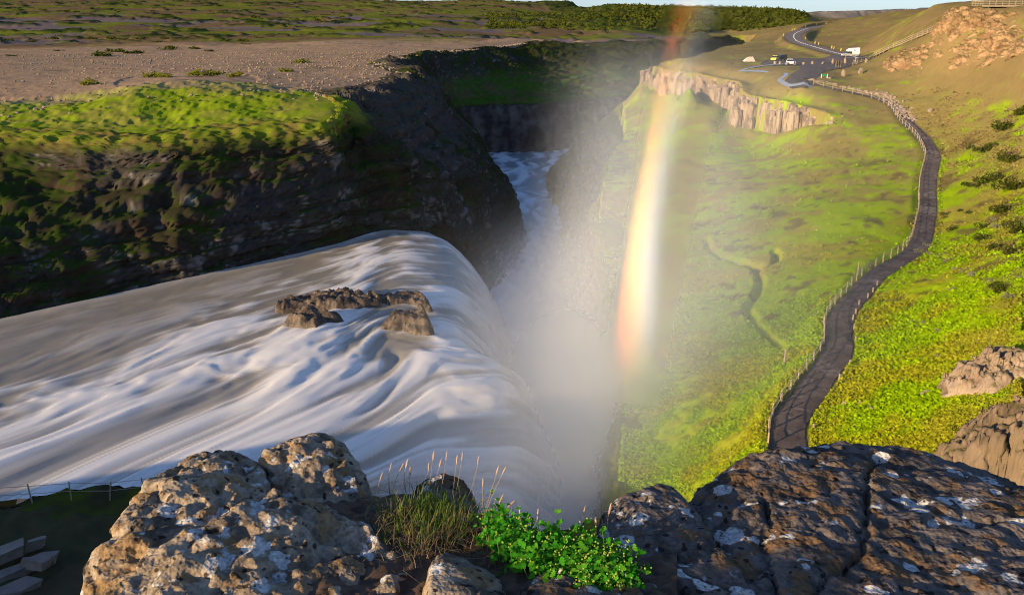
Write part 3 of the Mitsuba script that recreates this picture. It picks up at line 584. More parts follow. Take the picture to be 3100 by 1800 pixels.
# ------------------------------------------------------------------ stairs and platform up the hill
def stairs():
    k = 'hill_stairs'; tag(k, 'long wooden stairway with handrails climbing the hillside', 'stairs')
    px = [(2588, 197), (2650, 172), (2710, 146), (2770, 121), (2832, 94)]
    P = np.array([ground_at(x, y) for x, y in px]); P = poly_sample(P, 1.0); P[:, 2] = H(P[:, :2]) + .25
    d = P[-1, :2] - P[0, :2]; d /= np.linalg.norm(d); n = np.array([d[1], -d[0]])
    side = lambda o, z: np.c_[P[:, :2] + n * o, P[:, 2] + z]
    for i, o in enumerate((-.8, .8)):
        put(k + '__stringer' + ('' if i == 0 else '_001'), polytube(side(o, 0), .13, 4), 'weathered_wood')
        put(k + '__handrail' + ('' if i == 0 else '_001'), polytube(side(o, 1.0), .07, 5), 'weathered_wood')
        put(k + '__handrail_%03d' % (2 + i), polytube(side(o, .55), .05, 5), 'weathered_wood')
        L = side(o, 0)[::3]
        for j, p in enumerate(L): put(k + '__post' + ('' if i + j == 0 else '_%03d' % (j + i * len(L))), tube(p - [0, 0, .6], p + [0, 0, 1.05], .065, 5), 'weathered_wood')
    q = poly_sample(P, .42)
    for j, p in enumerate(q): put(k + '__step' + ('' if j == 0 else '_%03d' % j), box(.32, 1.6, .06, (0, 0, 0)), 'weathered_wood', place(p, math.degrees(math.atan2(d[1], d[0]))))
stairs()
def platform():
    k = 'viewing_platform'; tag(k, 'wooden viewing platform with railing on the hilltop', 'platform')
    a = at(2974, 17, t=198); z = a[2]; x0, y0 = a[0], a[1]; W, D = 15.0, 5.0
    for i in range(10): put(k + '__deck_board' + ('' if i == 0 else '_%03d' % i), box(W, D / 10 - .02, .09, (x0 + W / 2, y0 + (i + .5) * D / 10, z)), 'weathered_wood')
    put(k + '__beam', box(W, .12, .26, (x0 + W / 2, y0 - .02, z - .17)), 'weathered_wood')
    n = 0
    for i in range(11):
        x = x0 + .08 + i * (W - .2) / 10
        put(k + '__post' + ('' if n == 0 else '_%03d' % n), box(.1, .1, 1.15, (x, y0 + .02, z + .6)), 'weathered_wood'); n += 1
        if i % 3 == 1:
            g = Hat(x, y0 + .3); put(k + '__leg' + ('' if i == 1 else '_%03d' % i), box(.16, .16, z - g + .4, (x, y0 + .3, (z + g) / 2 - .2)), 'weathered_wood')
    for i in range(4): put(k + '__post_%03d' % n, box(.1, .1, 1.15, (x0 + .08, y0 + 1 + i * 1.2, z + .6)), 'weathered_wood'); n += 1
    for j, h in enumerate((.45, .8, 1.15)):
        put(k + '__rail' + ('' if j == 0 else '_%03d' % j), box(W, .05, .12, (x0 + W / 2, y0 + .02 - .08, z + h)), 'weathered_wood')
        put(k + '__rail_%03d' % (3 + j), box(.05, D, .12, (x0 - .06, y0 + D / 2, z + h)), 'weathered_wood')
platform()

# ------------------------------------------------------------------ basalt columns
mat('basalt', lambda p, n, uv: mikit.mix(mikit.mix((.17, .12, .082), (.345, .255, .185), mikit.smoothstep(.3, .7, mikit.fbm(p.x * .9, p.y * .9, p.z * .25, 3))), (.10, .075, .06), mikit.smoothstep(.52, .7, mikit.fbm(p.x * 2.1, p.y * 2.1, p.z * .5, 3)) * .8) * (.75 + .5 * mnoise(p, 5, 2)), .85)
def columns():
    k = 'basalt_cliff'; tag(k, 'pale cliff of upright basalt columns below the car park', 'cliff')
    s = np.arange(len(CL)) * .5
    ft = lambda x: np.r_[CL[int(min(max(x, 0), s[-1]) * 2), :2], np.interp(x, s, CLT)]
    n = 0; x = -.6
    while x < s[-1]:
        w = RNG.uniform(1.0, 2.0)
        for row in range(3):
            i0 = int(min(max(x, 0), s[-1]) * 2); a = ft(x); b = np.r_[a[:2], np.interp(x, s, CLF)]; d = CN[i0]
            c = a[:2] + d * (row * 1.15 - 1.3 + RNG.uniform(-.5, .3) + .9 * math.sin(x * .35))
            m = 6; ang = np.sort((np.arange(m) + RNG.uniform(-.25, .25, m)) / m * 2 * np.pi) + RNG.uniform(0, 1)
            r = w * RNG.uniform(.5, .66, m)
            zt = a[2] - (2 - row) * RNG.uniform(.1, 1.6) - (.3 if row == 2 else .6) + RNG.uniform(-.3, .3)
            zb = b[2] - 2.0
            lv = [zb, zt - (zt - zb) * RNG.uniform(.5, .7), zt - (zt - zb) * RNG.uniform(.15, .35), zt - .3, zt]
            V = []
            for i, z in enumerate(lv):
                o = RNG.normal(0, .09, 2); kk = (1, RNG.uniform(.92, 1.04), RNG.uniform(.9, 1.0), .95, .72)[i]
                V.append(np.c_[c[0] + o[0] + np.cos(ang) * r * kk, c[1] + o[1] + np.sin(ang) * r * kk, z + RNG.uniform(-.12, .12, m)])
            V = np.vstack(V + [[[c[0], c[1], zt + .1]]]); F = []
            for i in range(4):
                for j in range(m):
                    p, q = i * m + j, i * m + (j + 1) % m; F += [(p, q, q + m), (p, q + m, p + m)]
            F += [(4 * m + j, 4 * m + (j + 1) % m, 5 * m) for j in range(m)]
            if row == 0 and RNG.random() < .25: continue
            put(k + '__column' + ('' if n == 0 else '_%03d' % n), trimesh.Trimesh(V, F, process=False), 'basalt'); n += 1
        x += w * .92
    return n
NCOL = columns()

# ------------------------------------------------------------------ ochre cliff and outcrops on the right hillside
def ochre(P, n, seed=0, pal=((.21, .125, .065), (.36, .23, .13), (.11, .065, .04))):
    q = P.reshape(-1, 3); a, b = nz(q, 3, 101 + seed), nz(q, (2, 2, .7), 102 + seed)
    c = mixc(pal[0], pal[1], sm(.35, .65, a * .5 + b * .5)); c = mixc(c, pal[2], sm(.55, .7, nz(q, 1.3, 103 + seed)) * .7)
    up = np.abs(n[..., 2]).ravel()
    c = mixc(c, (.12, .11, .025), sm(.62, .85, up + .4 * (nz(q, 4, 104 + seed) - .5)) * .6)
    return (c * (.8 + .4 * nz(q, .6, 105))[:, None]).reshape(P.shape)
def ochre_cliff():
    rows = [[(2640, 232, 228), (2690, 226, 212), (2760, 236, 203), (2830, 240, 196), (2880, 232, 190), (2960, 212, 184), (3040, 182, 177), (3130, 152, 170)],
            [(2680, 200, 224), (2720, 186, 215), (2790, 172, 207), (2840, 165, 202), (2890, 160, 196), (2960, 150, 190), (3040, 132, 183), (3130, 118, 176)],
            [(2740, 168, 226), (2780, 150, 218), (2830, 122, 211), (2850, 108, 206), (2890, 100, 201), (2960, 95, 195), (3040, 92, 188), (3130, 86, 182)],
            [(2790, 140, 227), (2820, 116, 221), (2840, 84, 213), (2855, 70, 208), (2890, 62, 203), (2960, 66, 197), (3040, 68, 191), (3130, 62, 185)],
            [(2800, 128, 229), (2830, 100, 224), (2850, 70, 217), (2868, 50, 211), (2895, 38, 206), (2960, 42, 200), (3040, 46, 194), (3130, 42, 188)],
            [(2806, 118, 236), (2836, 92, 232), (2858, 62, 227), (2878, 42, 222), (2905, 30, 218), (2965, 33, 212), (3045, 36, 207), (3130, 34, 201)]]
    P = loft(np.array([[at(x, y, t=t) for x, y, t in r] for r in rows]), 270, 160)
    P = rough(P, 2.6, 4.0, .9, 20); P = rough(P, .9, 1.2, 1.0, 23)
    n = grid_normals(P); scene['ochre_cliff'] = sheet(P, ochre(P, n)); tag('ochre_cliff', 'broken ochre rock face on the hillside below the platform', 'cliff')
ochre_cliff()
def outcrop(key, px, w, hgt, seed, lab, pal):
    """a knob of blocky rock pushing out of the slope"""
    c = ground_at(*px); X, Y = np.meshgrid(np.linspace(-1, 1, 140), np.linspace(-1, 1, 140), indexing='ij'); xy = np.stack([X.ravel(), Y.ravel()], 1) * w + c[:2]
    q = np.c_[xy, 0 * xy[:, 0]]; r = np.hypot(X, Y).ravel() + .5 * (nz(q, w * .35, seed) - .5)
    h = sm(1.0, .35, r) * hgt * (.55 + .9 * (np.round(nz(q, w * .3, seed + 1, 3) * 6) / 6)) + (nz(q, w * .1, seed + 2, 3) - .5) * hgt * .5 * sm(1.05, .6, r)
    P = np.c_[xy, H(xy) - .5 + h].reshape(X.shape + (3,)); P = rough(P, hgt * .16, 1.1, 1.3, seed + 3, sm(1.0, .6, r).reshape(X.shape)); P = rough(P, .22, .4, 1.2, seed, sm(1.0, .6, r).reshape(X.shape))
    scene[key] = sheet(P, ochre(P, grid_normals(P), seed, pal), smooth=35 and True); tag(key, lab, 'rock outcrop')
PINK = ((.22, .16, .12), (.36, .27, .20), (.10, .07, .05)); BRN = ((.15, .11, .075), (.24, .17, .12), (.07, .055, .04))
outcrop('pale_outcrop', (2985, 1150), 3.6, 1.9, 1, 'pale pinkish rock outcrop halfway up the hillside at right', PINK)
outcrop('brown_outcrop', (3020, 1420), 5.0, 3.2, 2, 'brown mossy rock outcrop just beyond the cracked foreground rock', BRN)
for i, (x, y, r) in enumerate(((2560, 1228, .35), (2605, 1228, .35), (2640, 1245, .3), (2555, 1245, .3), (2805, 1200, .4), (2900, 1165, .6), (2920, 1140, .5))):
    k = key_of('slope_stone'); put(k, moved(stone_mesh(60 + i, 2), ground_at(x, y) + [0, 0, r * .3], 40 * i, (r, r * .8, r * .7)), 'pale_stone', smooth=30); tag(k, 'small pale stone lying in the grass of the right hillside', 'stone', 'pale stones on the right hillside')
def scatter_stones(key, pts, lab, smin, smax, bsdf='pale_stone', seed=3):
    rng = np.random.default_rng(seed); S = [stone_mesh(70 + i, 0) for i in range(5)]
    M = [moved(S[rng.integers(5)], (x, y, z), rng.uniform(0, 360), rng.uniform(smin, smax) * np.array([1, rng.uniform(.6, 1), rng.uniform(.5, .8)])) for x, y, z in pts]
    scene[key] = mikit.ply(trimesh.util.concatenate(M), bsdf, smooth=False); tag(key, lab, kind='stuff')
def near_line(px, t, n, spread, seed):
    rng = np.random.default_rng(seed); L = poly_sample(np.array([ground_at(x, y) for x, y in px]), .3); i = rng.integers(0, len(L), n)
    xy = L[i, :2] + rng.normal(0, spread, (n, 2)); return np.c_[xy, H(xy) + .05]
scatter_stones('rubble', np.vstack([near_line([(2475, 246), (2530, 260), (2600, 275)], 0, 90, .8, 1), near_line([(2590, 276), (2680, 290), (2720, 325), (2762, 365)], 0, 230, .8, 2)]), 'pale rubble along the uphill edge of the far path', .15, .6)
rng = np.random.default_rng(8)
a = rng.uniform(-.62, .1, 9000); r = np.sqrt(rng.uniform(165 ** 2, 420 ** 2, 9000)); xy = np.c_[r * np.sin(a), r * np.cos(a)]
hh = H(xy); d = rim_tree.query(xy)[0]; ok = (~shapely.contains_xy(HOLE, xy[:, 0], xy[:, 1])) & shapely.contains_xy(LEFTCUT, xy[:, 0], xy[:, 1]) & (hh < -12.6) & (rng.random(9000) < .25 + .75 * np.exp(-d / 14))
scatter_stones('plateau_stones', np.c_[xy[ok], hh[ok] + .1], 'loose stones strewn over the tan plateau', .12, .5, 'plateau_stone', seed=9)
q = np.array(LRIM[8:16]); L = poly_sample(q, .4); i = rng.integers(0, len(L), 1500); xy = L[i] + rng.normal(0, 1.6, (1500, 2)) + [-.8, 0]
ok = ~shapely.contains_xy(HOLE, xy[:, 0], xy[:, 1])
scatter_stones('rim_stones', np.c_[xy[ok], H(xy[ok]) + .25], 'sunlit stones along the rim of the plateau', .2, .7, 'plateau_stone', seed=10)

# ------------------------------------------------------------------ rocks standing in the river
mat('river_rock', lambda p, n, uv: mikit.mix((.035, .025, .019), (.105, .075, .052), mikit.smoothstep(.35, .7, mnoise(p, 1.6))) * (.6 + .8 * mnoise(p, 6, 2)), .6)
def river_rock(pxs, z0, h, lab, seed):
    k = key_of('river_rock_island'); yb = max(y for x, y in pxs); P = np.array([at(x, yb - (yb - y) * .6, WZ)[:2] for x, y in pxs])
    poly = shapely.Polygon(P).buffer(.25); g = .11; b = poly.bounds
    X, Y = np.meshgrid(np.arange(b[0] - 1.5, b[2] + 1.5, g), np.arange(b[1] - 1.5, b[3] + 1.5, g), indexing='ij'); xy = np.stack([X.ravel(), Y.ravel()], 1)
    ins = shapely.contains_xy(poly, xy[:, 0], xy[:, 1]); d = cKDTree(poly_sample(np.array(poly.exterior.coords), .1)).query(xy)[0]; sd = np.where(ins, d, -d)
    q = np.c_[xy, 0 * d]
    rid = np.abs(nz(q, (1.3, 1.0, 1), seed, 3) - .5) * 2; bl = np.round(nz(q, (.9, .7, 1), seed + 1, 2) * 7) / 7
    Z = z0 - .9 - 4.5 * (1 - sm(-1.4, -.05, sd + .3 * (nz(q, .6, seed + 5) - .5))) + sm(-.3, .55, sd + .5 * (nz(q, .8, seed + 2) - .5)) * (h * (.75 + .5 * nz(q, 2.5, seed + 3)) - rid * h * .55 + (bl - .5) * h * .8)
    Pm = np.c_[xy, Z].reshape(X.shape + (3,))
    n = grid_normals(Pm); Pm = Pm + np.cross(n, [0, 0, 1.0]) * ((nz(Pm.reshape(-1, 3), .5, seed + 4, 2) - .5) * .35).reshape(X.shape + (1,))
    m = trimesh.Trimesh(Pm.reshape(-1, 3), grid_faces(*X.shape), process=False)
    put(k, m, 'river_rock', smooth=30); tag(k, lab, 'rock')
river_rock([(840, 945), (880, 905), (950, 880), (1010, 868), (1080, 880), (1140, 890), (1150, 905), (1090, 925), (1030, 938), (960, 935), (900, 940)], WZ + .9, 1.25, 'long dark rock island in the river above the falls', 111)
river_rock([(1125, 890), (1150, 870), (1180, 866), (1230, 862), (1275, 866), (1290, 890), (1300, 925), (1250, 905), (1180, 910)], WZ + .3, 1.1, 'dark rock at the lip of the falls beside the long island', 121)
river_rock([(870, 985), (900, 950), (950, 942), (1000, 955), (1030, 965), (985, 985), (955, 1004), (925, 1000)], WZ + 1.3, 1.2, 'smaller square dark rock in front of the long island', 131)
river_rock([(1165, 985), (1190, 950), (1240, 940), (1285, 950), (1300, 1000), (1260, 1000), (1220, 985)], WZ + 1.2, 1.2, 'foam washed dark rock on the lip of the falls, nearest the viewer', 141)

# ------------------------------------------------------------------ plants
scene['leaf_dark'] = {'type': 'principledthin', 'base_color': mikit.proc(lambda p, n, uv: mikit.mix((.045, .06, .010), (.09, .10, .016), mnoise(p, 1.1))), 'roughness': .7, 'diff_trans': .5}
scene['leaf_pale'] = {'type': 'principledthin', 'base_color': mikit.proc(lambda p, n, uv: mikit.mix((.20, .20, .10), (.34, .32, .20), mnoise(p, 1.4))), 'roughness': .8, 'diff_trans': .4}
scene['leaf_lime'] = {'type': 'principledthin', 'base_color': mikit.proc(lambda p, n, uv: mikit.mix((.12, .15, .008), (.24, .24, .02), mnoise(p, .7))), 'roughness': .7, 'diff_trans': .6}
mat('stem_brown', (.09, .06, .04), .9)
def leaf_cloud(n, seed, size, lump=.35, flat=.75):
    """leaves through the volume of a lumpy crown of radius about 1, resting on z = 0"""
    rng = np.random.default_rng(seed); c = rng.normal(0, .45, (9, 3)); c[:, 2] = np.abs(c[:, 2]) * .7
    k = rng.integers(0, 9, n); u = rng.normal(size=(n, 3)); u /= np.linalg.norm(u, axis=1, keepdims=True)
    p = c[k] + u * (lump * rng.uniform(.7, 1.15, n) ** .5)[:, None]; p[:, 2] = np.abs(p[:, 2]) * flat
    a = rng.normal(size=(n, 3)) + u * .8; a /= np.linalg.norm(a, axis=1, keepdims=True)
    b = np.cross(a, rng.normal(size=(n, 3))); b /= np.linalg.norm(b, axis=1, keepdims=True)
    s = size * rng.uniform(.6, 1.3, n)[:, None]
    V = np.stack([p - a * s, p + b * s * .42, p + a * s, p - b * s * .42], 1).reshape(-1, 3)
    i = np.arange(n)[:, None] * 4; F = np.vstack([i + [0, 1, 2], i + [0, 2, 3]])
    return trimesh.Trimesh(V, F, process=False)
def stems(seed, n=7):
    rng = np.random.default_rng(seed); return trimesh.util.concatenate([tube((0, 0, -.1), (rng.normal(0, .4), rng.normal(0, .4), rng.uniform(.4, .75)), .035, 5, .012) for _ in range(n)])
BUSH = [mikit.ply(leaf_cloud(900, i, .10), 'leaf_dark') for i in range(4)]; PALE = [mikit.ply(leaf_cloud(700, 10 + i, .085, .3, .6), 'leaf_pale') for i in range(4)]
FARB = [mikit.ply(leaf_cloud(150, 20 + i, .22), 'leaf_dark') for i in range(4)]; LIME = [mikit.ply(leaf_cloud(260, 30 + i, .16, .35, .7), 'leaf_lime') for i in range(3)]
STEM = mikit.ply(stems(3), 'stem_brown')
def bush(name, px, r, variants, lab, group, parts=True, cat='bush', zs=1.0):
    p = ground_at(*px) if len(px) == 2 else np.asarray(px)
    if np.linalg.norm(p) > 2200: return
    k = key_of(name); n = COUNT[name]
    M = T().translate([float(p[0]), float(p[1]), float(p[2]) - .05]).rotate([0, 0, 1], 67.0 * n).scale([r, r, r * zs])
    if parts: scene[k + '__foliage'] = {**variants[n % len(variants)], 'to_world': M}; scene[k + '__stem'] = {**STEM, 'to_world': M}
    else: scene[k] = {**variants[n % len(variants)], 'to_world': M}
    tag(k, lab, cat, group)
for x, y, r in ((3045, 400, 2.6), (3090, 345, 2.4), (2995, 455, 1.9), (3060, 490, 2.2), (3020, 550, 2.1), (3085, 575, 2.3), (2960, 570, 1.5), (3045, 640, 1.9), (2935, 650, 1.3), (3085, 705, 1.7), (2890, 700, 1.1), (2985, 730, 1.5), (3020, 755, 1.6), (3070, 770, 1.5), (2870, 655, 1.0), (2990, 690, 1.2), (3045, 880, 1.2), (3010, 870, 1.0)):
    bush('willow_bush', (x, y), r, BUSH, *(('dark green willow bush in the upper cluster on the right hillside', 'dark bushes high on the right hillside') if y < 600 else ('dark green willow bush in the lower cluster on the right hillside', 'dark bushes lower on the right hillside')))
for x, y, r in ((2795, 762, 1.2), (2825, 745, 1.1), (2860, 775, 1.0), (2885, 790, .9), (3040, 690, 1.3), (3020, 670, 1.0), (2960, 835, .9), (3000, 850, .8), (2790, 1000, .9), (2815, 985, .8), (2770, 985, .7), (2700, 1000, .7), (2660, 1045, .6), (2725, 1085, .6), (2745, 900, .7), (2850, 1005, .7), (2640, 960, .5), (2860, 1085, .6), (2930, 820, .8), (2895, 880, .7), (3075, 900, .9), (2700, 925, .6), (2745, 1150, .5), (2830, 930, .7), (2960, 1210, .6), (2760, 1240, .45), (2870, 1290, .5), (2900, 1350, .5), (2860, 640, .8), (3090, 840, .9), (2680, 880, .5)):
    bush('grey_willow', (x, y), r, PALE, *(('silvery grey willow shrub at the edge of the path bend', 'silvery shrubs by the path bend') if y < 800 and x < 2900 else ('low silvery grey willow shrub on the grassy slope right of the path', 'silvery shrubs on the right slope')), zs=.7)
for x, y, r in ((470, 232, 2.2), (503, 233, 1.6), (597, 227, 2.2), (640, 227, 2.4), (707, 232, 1.8), (725, 225, 1.3), (915, 190, 2.6), (870, 218, 2.0), (268, 256, 2.2), (1130, 193, 1.5), (1160, 195, 1.4)):
    bush('yellow_shrub', (x, y), r, LIME, 'small yellow green shrub standing on the tan gravel plateau', 'yellow shrubs on the gravel plateau', zs=.8)
rng = np.random.default_rng(21)
FAR = [(x + rng.uniform(-18, 18), y + rng.uniform(-3, 3), r) for x, y, r in ((300, 168, 7), (340, 160, 6), (385, 158, 5), (420, 163, 5), (490, 150, 5), (530, 145, 5), (575, 150, 5), (620, 155, 4), (690, 128, 5), (720, 125, 5), (750, 135, 4), (175, 158, 3), (45, 170, 3), (150, 118, 6), (180, 112, 6), (230, 116, 6), (270, 118, 6), (335, 118, 5), (380, 122, 5), (410, 112, 6), (440, 120, 5), (470, 130, 5), (500, 118, 5), (560, 122, 4), (90, 130, 5), (20, 120, 5), (780, 118, 5), (820, 115, 4), (880, 116, 5), (930, 112, 4), (990, 110, 4), (1290, 112, 5), (1330, 110, 5), (1350, 112, 4), (1380, 112, 4), (1060, 128, 4), (1110, 122, 4), (1000, 130, 4),
        (660, 42, 9), (700, 38, 9), (740, 45, 9), (780, 52, 9), (820, 60, 9), (860, 62, 9), (900, 66, 8), (940, 64, 9), (980, 66, 9), (700, 66, 8), (760, 68, 8), (140, 30, 9), (180, 36, 9), (220, 40, 9), (260, 42, 9), (300, 30, 9), (10, 82, 8), (60, 80, 8), (110, 78, 8), (360, 20, 9), (420, 16, 9), (620, 12, 10), (660, 15, 10), (1000, 50, 9), (1060, 48, 9), (1100, 62, 9), (1150, 66, 9), (1200, 72, 9), (1110, 82, 8), (1160, 84, 8), (1210, 84, 8), (1040, 58, 9))]
for x, y, r in FAR:
    band = ('growing along the far edge of the tan gravel plateau', 'in the middle band of scrub behind the gravel plateau', 'on the dark upper moor at the top left')[0 if y > 104 else 1 if y > 55 else 2]
    bush('far_bush', (x, y), r * .62, FARB, 'dark bush ' + band, 'dark bushes ' + band, parts=False, zs=.55)
def wood():
    rng = np.random.default_rng(31); M = []; S = [leaf_cloud(26, 50 + i, .5, .4, .8) for i in range(5)]
    px = rng.uniform(1480, 2440, 3200); v = rng.random(3200)
    for x, u in zip(px, v):
        t = 745 + u * 430 + (x - 1500) * .06; p = at(x, 60, t=t); p = np.array([p[0], p[1]]); M.append((p, rng.uniform(2.6, 6.2)))
    xy = np.array([m[0] for m in M]); z = H(xy); zz = [moved(S[i % 5], (xy[i, 0], xy[i, 1], z[i] - .5), rng.uniform(0, 360), (m[1], m[1], m[1] * .75)) for i, m in enumerate(M) if z[i] > -10.5 + 3 * nz(np.r_[xy[i], 0][None], 60, 3)[0]]
    scene['scrub_wood'] = mikit.ply(trimesh.util.concatenate(zz), 'leaf_dark'); tag('scrub_wood', 'low birch scrub covering the long hill beyond the gorge', kind='stuff')
wood()
def meadow_leaves():
    rng = np.random.default_rng(41); n = 300000
    px, py = rng.uniform(1800, 3090, n), 300 + 1200 * rng.random(n) ** .6
    X, Y = (px - 1550) / FOC, (900 - py) / FOC; up = -sp + cp * Y
    t = -29.0 / up; x, y = X * t, (cp + sp * Y) * t
    for _ in range(6):
        xy = np.c_[x, y]; h = Hraw(xy) if _ == 5 else None
        if h is None: h = np.interp(0, [0], [0]) + RBF(warp(xy[::1])) if _ < 2 else RBF(warp(xy))
        t = .5 * t + .5 * np.clip(h / up, 25, 230); x, y = X * t, (cp + sp * Y) * t
    xy = np.c_[x, y]; d = ptree.query(xy)[0]; ri = np.linalg.norm(xy, axis=1); onhill = (((xy - path_mid[ptree.query(xy)[1], :2]) * path_n[ptree.query(xy)[1]]).sum(1) > 0)
    ok = (rng.random(n) < np.where(onhill, 1.0, 1 - .93 * sm(70, 105, ri))) & (d > PW * .5 + .25) & ~shapely.contains_xy(HOLE, x, y) & (ditch(xy) < .3); xy = xy[ok]; z = H(xy); m = len(xy)
    clump = nz(np.c_[xy, z], 1.6, 3); s = ((.075 + .10 * clump + rng.uniform(0, .06, m)) * np.maximum(1, np.linalg.norm(xy, axis=1) / 95))[:, None]
    u = rng.normal(size=(m, 3)) * [1, 1, .45]; u /= np.linalg.norm(u, axis=1, keepdims=True); w = np.cross(u, rng.normal(size=(m, 3)) * [.5, .5, 1] + [0, 0, 1]); w /= np.linalg.norm(w, axis=1, keepdims=True)
    c = np.c_[xy, z + rng.uniform(.02, .32, m) * (.4 + clump)]
    V = np.stack([c - u * s, c + w * s * .7, c + u * s, c - w * s * .7], 1).reshape(-1, 3)
    i = np.arange(m)[:, None] * 4
    n1 = nz(c, 9, 21); n2 = nz(c, 2.5, 22); col = mixc((.28, .42, .005), (.34, .34, .012), sm(.45, .62, n1 * .6 + n2 * .4))
    dry = np.clip(sm(78, 140, np.linalg.norm(xy, axis=1)) * .4 + sm(-27, -14, z) * .8, 0, 1)
    col = mixc(col, (.25, .18, .08), np.clip(sm(.5, .64, n2 * .5 + n1 * .5 + dry * .2) * dry, 0, 1)) * rng.uniform(.8, 1.2, m)[:, None]
    col = mixc(col, (.17, .115, .05), sm(.60, .68, nz(np.c_[xy, H(xy)], (2.2, 2.2, 2.2), 24, 3)) * sm(75, 95, np.linalg.norm(xy, axis=1)) * .8)
    scene['meadow_leaves'] = mikit.ply((V, np.vstack([i + [0, 1, 2], i + [0, 2, 3]])), 'leaf_vertex', color=np.repeat(col, 4, 0)); tag('meadow_leaves', 'lush low leafy plants covering the meadow and hillside', kind='stuff')
scene['leaf_vertex'] = {'type': 'principledthin', 'base_color': {'type': 'mesh_attribute', 'name': 'vertex_color'}, 'roughness': .75, 'diff_trans': .5}
meadow_leaves()
# ------------------------------------------------------------------ the viewpoint: cliff, rocks, soil
def viewpoint():
    rows = [[(-60, -30, -5), (-9, -12, -1.9), (-3.5, -3, -1.9), (-1.6, 1.2, -1.9), (-.9, 2.6, -1.95), (0, 2.7, -1.9), (1.6, 3.0, -1.9), (3.2, 2.8, -1.8), (8, 3, -1.6), (30, 0, -1.2)],
            [(-61, -29, -9), (-10, -11, -7), (-4.5, -2, -7), (-2.4, 2.5, -7), (-1.4, 4, -7), (.2, 4.4, -7), (2.4, 4.7, -7), (4, 4.8, -7), (9, 6, -7), (31, 5, -6)],
            [(-66, -24, -28), (-20, -8, -28), (-15, 3, -28), (-10, 10, -28), (-5, 13, -28), (1, 15, -28), (7, 17, -28), (12, 20, -28), (20, 22, -27), (36, 24, -24)]]
    top = [[(x * .9 + 1, y - 5, z + .05) for x, y, z in rows[0]]]
    P = loft(np.array(top + rows), 220, 120, False); hold = np.ones(P.shape[:2]) * sm(.25, .5, np.linspace(0, 1, 120))[None]
    P = rough(P, 1.2, 1.6, 1, 30, hold); n = grid_normals(P)
    scene['viewpoint_cliff'] = sheet(P, rock_colour(P, n, amount=.2)); tag('viewpoint_cliff', 'dark rock cliff that carries the viewpoint above the river', kind='structure')
    x, y = np.meshgrid(np.linspace(-105, -32, 90), np.linspace(-25, 42, 90), indexing='ij')
    r = np.hypot((x + 64) / 20, (y - 15) / 15); q = np.stack([x.ravel(), y.ravel(), 0 * x.ravel()], 1)
    z = -29 + 15.5 * np.exp(-r ** 2) + ((nz(q, 6, 33) - .5) * 3 * np.exp(-r.ravel() ** 2)).reshape(x.shape)
    P = np.stack([x, y, z], 2); scene['bluff'] = sheet(P, rock_colour(P, grid_normals(P), amount=.5)); tag('bluff', 'low mossy rock bluff beside the river ledge', kind='structure')
viewpoint()

def lichen_rock(name, base, dark, warm, white_amt, spots, scale=1.0):
    S = [(at(x, y, t=t), r) for x, y, t, r in spots]
    def fn(p, n, uv):
        a = mikit.fbm(p.x * 9, p.y * 9, p.z * 9, 4); b = mikit.fbm(p.x * 34, p.y * 34, p.z * 34, 3); c = mikit.fbm(p.x * 130, p.y * 130, p.z * 130, 2)
        col = mikit.mix(dark, base, mikit.smoothstep(.30, .62, a * .55 + b * .45))
        col = mikit.mix(col, warm, mikit.smoothstep(.52, .66, mikit.fbm(p.x * 17 + 9, p.y * 17, p.z * 17, 3)) * .75)
        w = mikit.fbm(p.x * 15 + 3, p.y * 15 + 7, p.z * 15, 4)
        wm = mikit.smoothstep(.655 - white_amt, .69 - white_amt, w) * mikit.smoothstep(.36, .5, b + .08)
        for q, r in S:
            d = dr.sqrt(dr.square(p.x - q[0]) + dr.square(p.y - q[1]) + dr.square((p.z - q[2]) * 1.1))
            wm = dr.maximum(wm, (1 - mikit.smoothstep(r * .75, r * .95, d + (b - .5) * r * 1.1 + (w - .5) * r * .9)))
        wm = wm * mikit.smoothstep(.28, .5, c * .6 + b * .4 + .06)
        col = mikit.mix(col, mi.Color3f(.47, .455, .43) * (.75 + .4 * c), wm * .9)
        pit = mikit.smoothstep(.66, .75, mikit.fbm(p.x * 48 + 5, p.y * 48, p.z * 48, 2))
        return mikit.mix(col * (.6 + .8 * c), (.018, .014, .012), pit * .85 * (1 - wm))
    scene[name] = {'type': 'twosided', 'b': {'type': 'bumpmap', 'arbitrary': mikit.proc(lambda p, n, uv: mikit.fbm(p.x * 70, p.y * 70, p.z * 70, 3), .002), 'scale': .012,
                   'b': {'type': 'diffuse', 'reflectance': mikit.proc(fn)}}}
lichen_rock('rock_left', (.32, .25, .18), (.10, .075, .055), (.24, .145, .065), .005, [(905, 1376, 2.93, .021), (928, 1384, 2.93, .021), (915, 1396, 2.93, .02), (850, 1485, 2.45, .05), (985, 1425, 2.9, .02), (720, 1590, 2.45, .03), (560, 1570, 2.5, .018), (700, 1700, 2.3, .03), (620, 1745, 2.25, .03), (1115, 1595, 2.55, .025), (1170, 1727, 2.3, .022), (800, 1760, 2.2, .03)])
